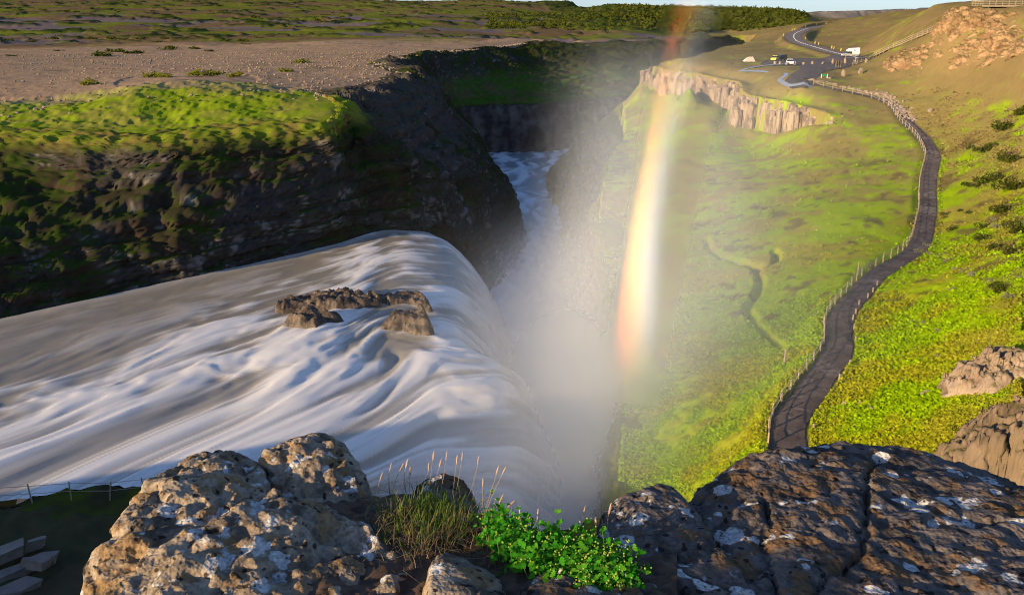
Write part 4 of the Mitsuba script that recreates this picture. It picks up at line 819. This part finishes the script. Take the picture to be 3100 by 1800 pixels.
lichen_rock('rock_right', (.15, .122, .105), (.055, .046, .04), (.15, .085, .04), -.01, [(2185, 1470, 2.82, .035), (2275, 1482, 2.85, .02), (2275, 1550, 2.72, .032), (2210, 1630, 2.55, .055), (2290, 1620, 2.6, .03), (2172, 1556, 2.68, .016), (2635, 1505, 2.92, .03), (2540, 1645, 2.6, .045), (2815, 1600, 2.68, .045), (2950, 1570, 2.75, .025), (2895, 1558, 2.76, .02), (3090, 1590, 2.68, .04), (2950, 1740, 2.42, .05), (2750, 1730, 2.42, .03), (2460, 1590, 2.72, .016), (2670, 1385, 3.12, .03), (1865, 1575, 2.55, .022), (1935, 1585, 2.55, .034), (1890, 1635, 2.45, .032), (1920, 1690, 2.35, .03), (2075, 1560, 2.6, .03), (1960, 1500, 2.68, .02), (2380, 1480, 2.95, .02), (2420, 1450, 3.0, .022), (2030, 1540, 2.62, .02), (2070, 1725, 2.32, .03), (2140, 1755, 2.28, .035), (2060, 1790, 2.2, .03), (2250, 1790, 2.25, .03), (1680, 1720, 2.3, .028), (1755, 1720, 2.31, .02), (1790, 1785, 2.2, .028), (1720, 1760, 2.25, .015)])

def hull_hit(eqs, px, py):
    d = at(px, py, t=1.0); nd = eqs[:, :3] @ d; t = -eqs[:, 3] / np.where(np.abs(nd) < 1e-9, 1e-9, nd)
    return d * t[nd < 0].max()
def boulder(pts, edge, seed, amp=.03, cracks=(), facet=.5, rnd=.03):
    import manifold3d as m3
    P = np.array([at(x, y, t=t) for x, y, t in pts]); cen = P.mean(0)
    P = np.vstack([P, P * [1, 1, 1] + [0, .05, -.55]])
    hull = m3.Manifold.hull_points(P).refine_to_length(edge).to_mesh()
    m = trimesh.Trimesh(hull.vert_properties[:, :3], hull.tri_verts, process=True); eqs = ConvexHull(P).equations
    v = np.array(m.vertices); f = np.array(m.faces)
    nb = m.edges_unique
    for _ in range(int((rnd / edge) ** 2 * 2) + 2):
        acc = np.zeros_like(v); cnt = np.zeros(len(v)); np.add.at(acc, nb[:, 0], v[nb[:, 1]]); np.add.at(acc, nb[:, 1], v[nb[:, 0]]); np.add.at(cnt, nb[:, 0], 1); np.add.at(cnt, nb[:, 1], 1)
        v = .5 * v + .5 * acc / cnt[:, None]
    rg_ = np.random.default_rng(seed); vc = v.mean(0)
    for _ in range(26):                                      # flat broken faces
        q = rg_.normal(size=3); q /= np.linalg.norm(q); h_ = (v - vc) @ q; v = v - np.maximum(h_ - np.percentile(h_, rg_.uniform(96.5, 99.6)), 0)[:, None] * q * .8
    n = trimesh.Trimesh(v, f, process=False).vertex_normals
    a = nz(v, .34, seed, 3) - .5; b = nz(v, .13, seed + 1, 4) - .5; c = nz(v, .035, seed + 2, 3) - .5
    lay = np.round(nz(v + .02 * b[:, None], (.22, .22, .09), seed + 3, 2) * 6) / 6 - .5; rg = np.abs(nz(v, (.16, .16, .11), seed + 5, 3) - .5) * 2
    pits = sm(.62, .78, nz(v, .045, seed + 4, 2))
    d = amp * (a * 2.2 + b * 1.5 + c * .9 + lay * facet * 1.6 - sm(.25, 0, rg) * .55) - pits * .013
    for L in cracks:
        L3 = poly_sample(np.array([hull_hit(eqs, x, y) for x, y in L]), .004)
        w = cKDTree(L3).query(v + .02 * np.c_[nz(v, .05, 91) - .5, nz(v, .05, 92) - .5, nz(v, .05, 93) - .5])[0]; d -= .038 * np.exp(-(w / .0062) ** 2)
    v = v + n * d[:, None]
    return trimesh.Trimesh(v, f, process=False)
def rock(key, lab, pts, edge, seed, bsdf, **k):
    put(key, boulder(pts, edge, seed, **k), bsdf, smooth=True); tag(key, lab, 'rock')
rock('peaked_rock', 'tall tan lichened rock at left whose peak stands against the river',
     [(170, 1850, 2.15), (272, 1712, 2.3), (355, 1592, 2.5), (450, 1456, 2.72), (503, 1394, 2.85), (549, 1365, 2.92), (611, 1347, 2.97), (652, 1350, 3.0), (702, 1332, 3.02), (738, 1332, 3.02), (763, 1349, 3.0), (785, 1370, 2.98), (830, 1480, 2.8), (800, 1650, 2.45), (640, 1800, 2.2), (480, 1690, 2.36), (520, 1480, 2.72), (690, 1420, 2.9), (640, 1560, 2.62), (560, 1420, 3.3), (740, 1400, 3.4)], 0.009, 201, 'rock_left', amp=.034, rnd=.035)
rock('dark_crest_rock', 'dark lichened crest rock with a heart shaped white spot, behind the peaked rock',
     [(775, 1368, 3.02), (815, 1360, 3.0), (858, 1344, 3.02), (900, 1342, 3.03), (915, 1326, 3.05), (945, 1311, 3.06), (982, 1310, 3.06), (1011, 1330, 3.05), (1040, 1338, 3.03), (1071, 1398, 2.98), (1096, 1439, 2.95), (1128, 1490, 2.92), (1090, 1540, 2.8), (950, 1560, 2.68), (800, 1520, 2.75), (900, 1440, 2.9), (1010, 1440, 2.9), (880, 1390, 3.4), (1040, 1420, 3.35)], .009, 211, 'rock_left', amp=.036, rnd=.02)
rock('front_rock', 'broad sunlit tan rock with white lichen at the bottom left',
     [(130, 1920, 2.0), (285, 1760, 2.2), (470, 1690, 2.3), (620, 1650, 2.36), (760, 1560, 2.48), (800, 1490, 2.58), (850, 1470, 2.62), (930, 1485, 2.62), (1010, 1505, 2.6), (1084, 1545, 2.56), (1150, 1600, 2.56), (1205, 1640, 2.51), (1265, 1688, 2.44), (1296, 1735, 2.38), (1305, 1850, 2.2), (1000, 1900, 2.12), (600, 1950, 2.0), (900, 1620, 2.4), (1080, 1700, 2.36), (900, 1560, 2.8), (1150, 1650, 2.62)], .009, 221, 'rock_left', amp=.040, rnd=.035)
rock('sunlit_stone', 'small sunlit tan stone in the soil at the bottom centre',
     [(1288, 1716, 2.27), (1310, 1690, 2.31), (1327, 1662, 2.36), (1345, 1666, 2.36), (1381, 1685, 2.36), (1415, 1681, 2.38), (1467, 1712, 2.34), (1517, 1735, 2.29), (1537, 1780, 2.22), (1548, 1900, 2.0), (1265, 1900, 2.0), (1390, 1760, 2.2), (1350, 1690, 2.54), (1480, 1730, 2.52)], .009, 231, 'rock_left', amp=.014, rnd=.014)
rock('grass_rock', 'small dark rock standing up behind the grass tuft',
     [(1240, 1475, 3.0), (1278, 1454, 3.03), (1310, 1432, 3.05), (1335, 1423, 3.06), (1381, 1437, 3.05), (1426, 1458, 3.02), (1436, 1505, 2.95), (1455, 1560, 2.86), (1250, 1560, 2.88), (1330, 1450, 3.35), (1420, 1490, 3.3), (1350, 1490, 2.96)], .008, 241, 'rock_right', amp=.016, rnd=.016)
rock('cracked_rock', 'huge dark cracked rock with white lichen spots at the right',
     [(2060, 1512, 2.78), (2100, 1500, 2.8), (2159, 1431, 2.9), (2204, 1398, 2.97), (2287, 1367, 3.06), (2328, 1366, 3.08), (2419, 1372, 3.12), (2506, 1340, 3.22), (2588, 1322, 3.27), (2640, 1334, 3.27), (2667, 1357, 3.25), (2753, 1364, 3.23), (2844, 1384, 3.2), (2968, 1422, 3.12), (3050, 1443, 3.08), (3200, 1500, 2.95), (3500, 1640, 2.6), (3500, 1950, 2.1), (2900, 1980, 2.02), (2400, 1980, 2.06), (2150, 1950, 2.1), (2080, 1650, 2.5), (2600, 1560, 2.86), (2900, 1640, 2.62), (2350, 1560, 2.82), (2250, 1450, 3.6), (2600, 1400, 3.9), (3100, 1490, 3.7)], .0122, 251, 'rock_right', amp=.024, rnd=.04,
     cracks=[[(2206, 1400), (2262, 1452), (2310, 1500), (2325, 1560), (2336, 1592), (2308, 1622), (2325, 1682), (2345, 1745), (2350, 1800)], [(2668, 1372), (2630, 1440), (2624, 1520), (2620, 1620), (2608, 1660), (2560, 1700), (2490, 1760), (2470, 1800)], [(2630, 1466), (2680, 1500), (2740, 1520), (2800, 1525)], [(2960, 1580), (3040, 1570), (3110, 1590)], [(3060, 1455), (3065, 1490)]])
rock('lichen_block', 'dark blocky rock with large white lichen patches beside the green plant',
     [(1826, 1551, 2.62), (1850, 1525, 2.66), (1938, 1497, 2.7), (1965, 1478, 2.72), (1992, 1463, 2.74), (2037, 1480, 2.72), (2085, 1530, 2.66), (2150, 1630, 2.5), (2260, 1740, 2.33), (2390, 1950, 2.05), (1800, 1950, 2.05), (1835, 1700, 2.38), (1838, 1600, 2.54), (1980, 1600, 2.52), (1950, 1520, 3.0), (2100, 1600, 2.95)], .009, 261, 'rock_right', amp=.022, rnd=.02,
     cracks=[[(2080, 1715), (2130, 1745), (2200, 1765), (2260, 1800)]])
rock('low_rock', 'low dark rock with pale rings of lichen under the green plant',
     [(1580, 1760, 2.22), (1600, 1733, 2.27), (1641, 1714, 2.31), (1707, 1702, 2.33), (1802, 1700, 2.33), (1850, 1697, 2.34), (1897, 1730, 2.28), (1980, 1790, 2.18), (2020, 1930, 2.0), (1550, 1930, 2.0), (1720, 1780, 2.2), (1700, 1725, 2.55), (1850, 1725, 2.55)], .008, 271, 'rock_right', amp=.017, rnd=.02)
# shards far below at the left, on the dark slope
def shading_rock():
    m = stone_mesh(88, 4, 1, .25); put('boulder_behind', moved(m, (-1.9, -.18, -1.17), 30, (.6, .6, .64)), 'rock_left', smooth=True); tag('boulder_behind', 'tall boulder standing on the viewpoint behind the front rocks', 'rock')
shading_rock()
def shards():
    mat('shard_rock', lambda p, n, uv: mikit.mix((.10, .085, .075), (.26, .20, .16), mnoise(p, 2.0)), .7)
    for i, (x, y, w, l, rz) in enumerate(((20, 1668, 1.3, 2.6, 40), (85, 1712, 1.0, 2.4, 42), (104, 1647, .55, 1.1, 44), (30, 1735, 1.0, 2.2, 38), (125, 1700, .8, 1.9, 45), (40, 1790, 1.2, 2.4, 40), (-30, 1700, 1.2, 2.5, 40))):
        p = at(x, y, z=-26.3 - .15 * i); rg = np.random.default_rng(90 + i); an = np.sort(rg.uniform(0, 6.28, 8)); m = trimesh.creation.extrude_polygon(shapely.Polygon(np.c_[np.cos(an), np.sin(an)] * rg.uniform(.75, 1.05, (8, 1))).convex_hull, .8, engine='earcut'); m = trimesh.Trimesh(m.vertices + (m.vertices[:, 2:] > .4) * rg.normal(0, .06, (len(m.vertices), 3)) - [0, 0, .4], m.faces, process=False); k = key_of('rock_slab')
        put(k, moved(m, p, rz, (l * .55, w * .6, .6), (.25, .35)), 'shard_rock', smooth=False); tag(k, 'flat broken rock slab piled on the dark slope at the lower left', 'rock', 'rock slabs on the dark slope')
shards()
mat('brown_soil', lambda p, n, uv: mikit.mix((.045, .028, .018), (.10, .06, .036), mikit.smoothstep(.3, .7, mikit.fbm(p.x * 40, p.y * 40, p.z * 40, 4))), .95)
SOILR = [[(900, 1950, 2.0), (1150, 1950, 2.0), (1350, 1950, 2.02), (1550, 1950, 2.0), (1750, 1950, 2.0), (2050, 1950, 2.0)],
         [(900, 1760, 2.26), (1150, 1750, 2.3), (1350, 1750, 2.31), (1550, 1760, 2.28), (1750, 1760, 2.27), (2050, 1760, 2.27)],
         [(900, 1600, 2.58), (1150, 1600, 2.58), (1300, 1600, 2.6), (1500, 1640, 2.5), (1750, 1680, 2.4), (2050, 1660, 2.45)],
         [(900, 1490, 2.9), (1110, 1496, 2.86), (1280, 1492, 2.88), (1480, 1570, 2.68), (1700, 1640, 2.52), (2050, 1600, 2.6)],
         [(900, 1560, 2.98), (1110, 1560, 2.95), (1280, 1560, 2.98), (1480, 1640, 2.78), (1700, 1720, 2.6), (2050, 1700, 2.7)],
         [(900, 1900, 3.0), (1110, 1900, 3.0), (1280, 1900, 3.0), (1480, 1900, 2.8), (1700, 1900, 2.7), (2050, 1900, 2.7)]]
SOIL = loft(np.array([[at(x, y, t=t) for x, y, t in r] for r in SOILR]), 200, 150, False)
n = grid_normals(SOIL); q = SOIL.reshape(-1, 3)
SOIL = SOIL + (n * np.sign(n[..., 2:3] + 1e-9)) * (((nz(q, .12, 301) - .5) * .05 + (nz(q, .02, 302, 3) - .5) * .016).reshape(SOIL.shape[:2] + (1,)))
scene['soil'] = sheet(SOIL, bsdf='brown_soil'); tag('soil', 'dark brown soil between the foreground rocks', kind='structure')
STREE = cKDTree(SOIL.reshape(-1, 3))
def on_soil(px, py):
    d = at(px, py, t=1.0); d /= np.linalg.norm(d); c = SOIL[:, :94].reshape(-1, 3)
    return c[np.argmin(np.linalg.norm(c - np.outer(c @ d, d), axis=1))]

# ------------------------------------------------------------------ grass, seed stalks and the green plant
mat('stalk_straw', (.30, .21, .12), .8); mat('seed_head', lambda p, n, uv: mikit.mix((.30, .17, .11), (.5, .33, .24), mnoise(p, 60)), .8)
scene['blade'] = {'type': 'principledthin', 'base_color': {'type': 'mesh_attribute', 'name': 'vertex_color'}, 'roughness': .6, 'diff_trans': .6}
def blades(roots, length, width, lean, droop, cols, rng):
    V, F, C = [], [], []
    for r in roots:
        L = length * rng.uniform(.5, 1.2); a = rng.uniform(0, 2 * np.pi); d = np.array([math.cos(a), math.sin(a), 0]); s = np.cross(d, [0, 0, 1]); k = rng.uniform(.2, 1) * lean
        col = np.array(cols[rng.integers(len(cols))]) * rng.uniform(.7, 1.3); b = len(V)
        for i, f in enumerate((0, .4, .75, 1.0)):
            p = r + d * L * k * f ** 1.6 + np.array([0, 0, 1]) * L * (f - droop * rng.uniform(.6, 1.2) * k * f * f); w = width * (1 - f ** 1.5) + .0002
            V += [p - s * w, p + s * w]; C += [col, col]
        for i in range(3): F += [(b + 2 * i, b + 2 * i + 1, b + 2 * i + 3), (b + 2 * i, b + 2 * i + 3, b + 2 * i + 2)]
    return mikit.ply((np.array(V), np.array(F)), 'blade', color=np.array(C))
def tuft():
    rng = np.random.default_rng(51); k = 'grass_tuft'; tag(k, 'tuft of green and dry grass with thin seed stalks in the middle foreground', 'grass')
    R = [on_soil(x, y) for x, y in zip(rng.normal(1300, 62, 900), rng.normal(1585, 34, 900))]
    scene[k + '__blades'] = blades(R, .072, .0016, .9, .4, [(.10, .17, .02), (.13, .20, .03), (.07, .13, .02), (.2, .2, .06)], rng); labels[k + '__blades'] = {'kind': 'stuff'}
    R = [on_soil(x, y) for x, y in zip(rng.normal(1310, 105, 800), rng.normal(1610, 42, 800))]
    scene[k + '__dry_blades'] = blades(R, .085, .0011, 1.4, .8, [(.26, .19, .11), (.18, .12, .07), (.14, .10, .06)], rng); labels[k + '__dry_blades'] = {'kind': 'stuff', 'label': 'dry straw coloured blades'}
    n = 0
    for rx, ry, tx, ty, lit in ((1180, 1500, 1183, 1412, 0), (1185, 1500, 1216, 1413, 0), (1236, 1500, 1232, 1402, 1), (1238, 1495, 1242, 1425, 1), (1300, 1500, 1313, 1378, 1), (1290, 1500, 1298, 1412, 0), (1328, 1480, 1334, 1400, 1), (1330, 1500, 1352, 1378, 0), (1372, 1520, 1384, 1390, 1), (1385, 1510, 1400, 1380, 0), (1395, 1540, 1448, 1393, 0), (1450, 1590, 1506, 1422, 0), (1455, 1600, 1526, 1424, 0), (1450, 1580, 1462, 1460, 0), (1470, 1600, 1518, 1508, 0), (1490, 1640, 1548, 1524, 0), (1580, 1640, 1573, 1542, 0), (1630, 1650, 1628, 1555, 0), (1740, 1650, 1768, 1548, 0), (1803, 1670, 1804, 1578, 1), (1845, 1640, 1847, 1538, 1), (1150, 1500, 1155, 1440, 0)):
        r = on_soil(rx, ry); t = at(tx, ty, t=float(r[1] * cp - r[2] * sp) + .03); s = k + '__stalk' + ('' if n == 0 else '_%03d' % n); n += 1
        m = (r + t) / 2 + rng.normal(0, .006, 3); L = poly_sample(np.array([r, m, t]), .012); put(s, polytube(L, .0009, 4), 'stalk_straw')
        h = trimesh.creation.icosphere(2); d = t - L[-3]; d /= np.linalg.norm(d); x = np.cross(d, [0, 1, 0]); x /= np.linalg.norm(x); y = np.cross(d, x)
        v = h.vertices * (1 + .5 * (nz(h.vertices * 3, .5, n) - .5))[:, None]; hs = (.0032, .016) if lit else (.0022, .016)
        put(s + '__seed_head', trimesh.Trimesh(t + v[:, :1] * hs[0] * x + v[:, 1:2] * hs[0] * y + v[:, 2:] * hs[1] * d, h.faces, process=False), 'seed_head')
tuft()
mat('flower_yellow', lambda p, n, uv: mikit.mix((.15, .24, .03), (.30, .34, .05), mnoise(p, 50)), .7)
def green_plant():
    rng = np.random.default_rng(61); k = 'green_plant'; tag(k, 'bright green low plant with lobed leaves and yellow green flowers', 'plant')
    V, F, C = [], [], []; fl = []; st = []
    lob = np.array([(-.75, .35), (-.95, .75), (-.5, 1.0), (-.2, .8), (0, 1.15), (.2, .8), (.5, 1.0), (.95, .75), (.75, .35)])
    for i in range(2000):
        u = rng.random(); px = 1482 + 420 * u + rng.normal(0, 18); base = np.interp(u, [0, .25, .6, 1], [1600, 1665, 1690, 1745]); py = base + rng.normal(0, 30)
        r = on_soil(px, min(py + 25, 1790)); hgt = abs(rng.normal(0, .032)) + .008; c = r + [rng.normal(0, .012), rng.normal(0, .012), hgt]
        nrm = np.array([rng.normal(0, .45), rng.normal(-.35, .45), 1.0]); nrm /= np.linalg.norm(nrm); a = np.cross(nrm, rng.normal(size=3)); a /= np.linalg.norm(a); b = np.cross(nrm, a)
        s = rng.uniform(.008, .017); col = np.array([(.035, .20, .012), (.05, .26, .015), (.09, .28, .02)][rng.integers(3)]) * rng.uniform(.7, 1.25); n0 = len(V)
        V.append(c); C.append(col * .8)
        for x, y in lob: V.append(c + a * x * s + b * y * s * 1.1 + nrm * s * .25 * (abs(x) - .2)); C.append(col)
        for j in range(8): F.append((n0, n0 + 1 + j, n0 + 2 + j))
        if i % 4 == 0: st.append(tube(r - [0, 0, .005], c, .0008, 4))
        if i % 9 == 0 or (u > .55 and i % 5 == 0):
            for _ in range(3): fl.append(moved(FL, c + np.r_[rng.normal(0, .009, 2), rng.uniform(.004, .028)], 0, rng.uniform(.0015, .0032)))
    scene[k + '__leaves'] = mikit.ply((np.array(V), np.array(F)), 'blade', color=np.array(C)); labels[k + '__leaves'] = {'kind': 'stuff'}
    put(k + '__stems', trimesh.util.concatenate(st), 'stem_green'); labels[k + '__stems'] = {'kind': 'stuff'}
    put(k + '__flowers', trimesh.util.concatenate(fl), 'flower_yellow'); labels[k + '__flowers'] = {'kind': 'stuff', 'label': 'small yellow green flower heads'}
FL = trimesh.creation.icosphere(1); mat('stem_green', (.10, .18, .04), .7)
green_plant()

# ------------------------------------------------------------------ far mesa and spray
def mesa():
    x = np.linspace(4600, 7800, 260); d = np.linspace(0, 1, 40)
    prof = np.interp(d, [0, .3, .55, .62, 1], [0, 60, 150, 185, 188])
    X, D = np.meshgrid(x, d, indexing='ij')
    env = np.interp(x, [4600, 5000, 5300, 6000, 6700, 7000, 7300, 7800], [.25, .72, .86, .92, 1.06, 1.02, .7, .3])[:, None]
    q = np.stack([X.ravel(), 0 * X.ravel(), D.ravel() * 500], 1)
    Z = -14 + prof[None] * env + (nz(q, (150, 1, 200), 81) - .5).reshape(X.shape) * 16
    Y = 15000 + D * 900 + (nz(q, (260, 1, 900), 82) - .5).reshape(X.shape) * 300
    c = mixc((.10, .10, .09), (.2, .17, .15), nz(q, (90, 1, 160), 83)).reshape(*X.shape, 3)
    scene['mesa'] = sheet(np.stack([X, Y, Z], 2), c)
    tag('mesa', 'pale blue table mountain far away on the horizon', kind='structure')
    n = 60
    xx, yy = np.meshgrid(np.linspace(-9000, 14000, n), np.linspace(1500, 15500, n), indexing='ij')
    q = np.stack([xx.ravel(), yy.ravel(), 0 * xx.ravel()], 1)
    zz = -14 + (nz(q, 900, 85) - .5).reshape(xx.shape) * 16
    scene['plain'] = sheet(np.stack([xx, yy, zz], 2), mixc((.08, .085, .03), (.12, .09, .05), nz(q, 700, 86)).reshape(n, n, 3))
    tag('plain', 'flat moorland plain running out to the table mountain', kind='structure')
mesa()

VY, VW, VH, VC, VR = 42.02, 1.6, 10.4, np.array([7.1, -8.0]), math.radians(7.5)     # the rainbow's veils: back plane, half width, half height, centre and lean
def vpt(x, z): return VC + [x * math.cos(VR) + z * math.sin(VR), -x * math.sin(VR) + z * math.cos(VR)]
VEIL = shapely.Polygon([vpt(-VW, -VH), vpt(VW, -VH), vpt(VW, VH), vpt(-VW, VH)])
def spray():
    """white water dust in the gorge: a wide plume, and in it a dense core over the plunge"""
    lo, hi = np.array([-22, 42, -54.5]), np.array([50, 214, 0.0])
    nx, ny, nzz = 72, 110, 76
    X, Y, Z = np.meshgrid(*(lo[k] + (np.arange(m) + .5) / m * (hi[k] - lo[k]) for k, m in enumerate((nx, ny, nzz))), indexing='ij')
    hh = Z - LZ
    xf = np.interp(Y, [43, 60, 75, 95, 120, 150, 180, 214], [1, 5, 9.5, 10, 8.5, 6.5, 8, 9])           # foot of the falls
    hs = np.interp(Y, [50, 70, 90, 115, 150], [23, 23, 21, 14.5, 12])
    low = .115 * np.exp(-((X - xf) / (6.0 + .15 * hh)) ** 2) * np.exp(-(hh / hs) ** 3) * sm(42, 58, Y) * (1 - sm(140, 205, Y))
    xp = 9.5 + .20 * np.clip(hh - 8, 0, 99)                                                          # the wind carries the plume to the right
    q = np.stack([X.ravel(), Y.ravel(), Z.ravel()], 1)
    n = nz(q, (7, 9, 24), 91, 3).reshape(X.shape)
    high = (.058 * np.exp(-(hh / 25) ** 2) + .013 * np.exp(-(hh / 48) ** 4)) * sm(-2, 10, X - .1 * np.clip(hh - 16, 0, 99) + .6 * np.clip(12 - hh, 0, 99)) * np.exp(-((X - xp) / (5.5 + .12 * hh)) ** 2) * sm(50, 78, Y) * (1 - sm(108, 165, Y))
    d = low * (.7 + .6 * n) + high * (.35 + 1.3 * sm(.3, .75, n))
    for k, (A, a, b) in enumerate(((X, lo[0], hi[0]), (Y, lo[1], hi[1]), (Z, -60, hi[2]))):
        d = d * sm(0, .05, (A - a) / (b - a)) * sm(0, .12, (b - A) / (b - a))
    def body(key, g, lo, hi, parent=None, mesh=None):
        scene[key + '_medium'] = {'type': 'heterogeneous', 'albedo': rgb(.995, .995, .995), 'scale': 1.0, 'phase': {'type': 'hg', 'g': 0.2},
                                  'sigma_t': {'type': 'gridvolume', 'grid': mi.VolumeGrid(np.ascontiguousarray(g.transpose(2, 1, 0)[..., None].astype(np.float32))), 'filter_type': 'trilinear', 'to_world': T().translate(lo.tolist()).scale((hi - lo).tolist())}}
        c, h = (lo + hi) / 2, (hi - lo) / 2 - .02
        scene[key + '_skin'] = {'type': 'null'}
        scene[key] = {'type': 'cube', 'to_world': T().translate(c.tolist()).scale(h.tolist()), 'bsdf': {'type': 'ref', 'id': key + '_skin'}, 'interior': {'type': 'ref', 'id': key + '_medium'}}
        if mesh is not None: scene[key] = mikit.ply(mesh, key + '_skin', interior={'type': 'ref', 'id': key + '_medium'})
        if parent: scene[key]['exterior'] = {'type': 'ref', 'id': parent + '_medium'}
    cell = (hi - lo) / [nx, ny, nzz]
    i0 = np.array([9, 4, 0]); i1 = np.array([42, 64, 27])                   # the core, in cells of the plume
    core = d[i0[0]:i1[0], i0[1]:i1[1], i0[2]:i1[2]].copy()
    a, b = lo + .02, hi - .02
    front = shapely.box(a[0], a[2], b[0], b[2]).difference(VEIL)
    v, f = trimesh.creation.triangulate_polygon(front, engine='earcut'); fm = trimesh.Trimesh(np.c_[v[:, 0], 0 * v[:, 0] + VY, v[:, 1]], f, process=False)
    if fm.face_normals[:, 1].mean() > 0: fm.invert()
    bx = trimesh.creation.box(bounds=[[a[0], VY, a[2]], [b[0], b[1], b[2]]]); bx.update_faces(bx.triangles_center[:, 1] > VY + .01)
    body('spray', np.minimum(d, .12), lo, hi, mesh=trimesh.util.concatenate([fm, bx]))
    ca, cb = lo + i0 * cell + [0, 0, .1], lo + i1 * cell
    for n, e in ((0, 1.0), (1, .965), (2, .93)):            # the core's dust in nested rounded layers
        s = trimesh.creation.icosphere(3); v = s.vertices * np.array([11.5, 38, 12.0]) * e + [8.2, 92, -47.2]
        v[:, 2] = np.maximum(v[:, 2], ca[2] + .1 + .1 * n); s = trimesh.Trimesh(v, s.faces, process=False)
        if n == 0: body('spray__core', core, ca, cb, 'spray', mesh=s); continue
        scene['layer_skin_%d' % n] = {'type': 'null'}
        scene['spray__core_%03d' % n] = mikit.ply(s, 'layer_skin_%d' % n, interior={'type': 'ref', 'id': 'spray__core_medium'}, exterior={'type': 'ref', 'id': 'spray__core_medium'})
    tag('spray', 'white spray rising out of the gorge below the falls', kind='stuff')
spray()

def rainbow():
    """three thin veils of drops, back to back, whose scattering peaks 42 degrees from the point opposite the sun, red a little outside blue; behind them the spray begins"""
    def tab(mu, sig):
        th = np.degrees(np.arccos(np.linspace(-1, 1, 2400)))
        v = np.exp(-.5 * ((th - mu) / sig) ** 2) + .0002 + .0005 * sm(mu, mu + 3, th) + 150.0 * (th < 2.0)
        return ','.join('%.5f' % x for x in v)
    dy = .9
    Z = np.linspace(-1, 1, 64) * VH; X = np.linspace(-1, 1, 24)
    d = (sm(-10, -3.3, Z) * (1 - .86 * sm(-3.8, 7.2, Z)) * (1 - sm(8.5, 10.3, Z)))[:, None, None] * np.ones((1, 2, 1)) * (sm(-1, -.7, X) * (1 - sm(.7, 1, X)))[None, None]
    ref = lambda k: {'type': 'ref', 'id': k}
    M = T().translate([float(VC[0]), VY - 1.5 * dy, float(VC[1])]).rotate([0, 1, 0], math.degrees(VR))
    cols = (('red', (1, .18, .10), 137.6), ('gold', (.72, .66, .24), 138.3), ('blue', (.30, .46, 1), 139.0))
    for name, alb, mu in cols:
        scene[name + '_veil'] = {'type': 'heterogeneous', 'albedo': rgb(*alb), 'scale': .064, 'phase': {'type': 'tabphase', 'values': tab(mu, .43)},
                                 'sigma_t': {'type': 'gridvolume', 'grid': mi.VolumeGrid(np.ascontiguousarray(d[..., None].astype(np.float32))), 'filter_type': 'trilinear', 'to_world': M @ T().translate([-VW, -1.5 * dy, -VH]).scale([2 * VW, 3 * dy, 2 * VH])}}
    R = [vpt(-VW, -VH), vpt(VW, -VH), vpt(VW, VH), vpt(-VW, VH)]; ys = [VY - 3 * dy, VY - 2 * dy, VY - dy, VY]
    def sides(y0, y1, front):
        v = np.array([(x, y0, z) for x, z in R] + [(x, y1, z) for x, z in R]); q = [(j, j + 4, (j + 1) % 4 + 4, (j + 1) % 4) for j in range(4)] + ([(0, 1, 2, 3)] if front else [])
        return trimesh.Trimesh(v, np.array([(a, b, e) for a, b, e, g in q] + [(a, e, g) for a, b, e, g in q]), process=False)
    def flat(poly, y):
        v, f = trimesh.creation.triangulate_polygon(poly, engine='earcut'); m = trimesh.Trimesh(np.c_[v[:, 0], 0 * v[:, 0] + y, v[:, 1]], f, process=False)
        if m.face_normals[:, 1].mean() > 0: m.invert()
        return m                                            # faces the viewpoint: its inside is what lies behind it
    top = shapely.box(-100, -.02, 100, 100); n = lambda k: ref(cols[k][0] + '_veil')
    for k in ('side', 'side_1', 'side_2', 'face_1', 'face_2', 'back', 'top'): scene['veil_skin_' + k] = {'type': 'null'}
    for i in range(3): scene['rainbow__' + cols[i][0] + '_band'] = mikit.ply(sides(ys[i], ys[i + 1], i == 0), 'veil_skin_side' + ('' if i == 0 else '_%d' % i), interior=n(i))
    for i in (1, 2): scene['rainbow__inner_face' + ('' if i == 1 else '_001')] = mikit.ply(flat(VEIL, ys[i]), 'veil_skin_face_%d' % i, interior=n(i), exterior=n(i - 1))
    scene['rainbow__back_face'] = mikit.ply(flat(VEIL.difference(top), VY), 'veil_skin_back', interior=ref('spray_medium'), exterior=n(2))
    if VEIL.intersection(top).area > 0: scene['rainbow__back_face_001'] = mikit.ply(flat(VEIL.intersection(top), VY), 'veil_skin_top', exterior=n(2))
    tag('rainbow', 'bright rainbow standing in the spray above the gorge', kind='stuff')
rainbow()
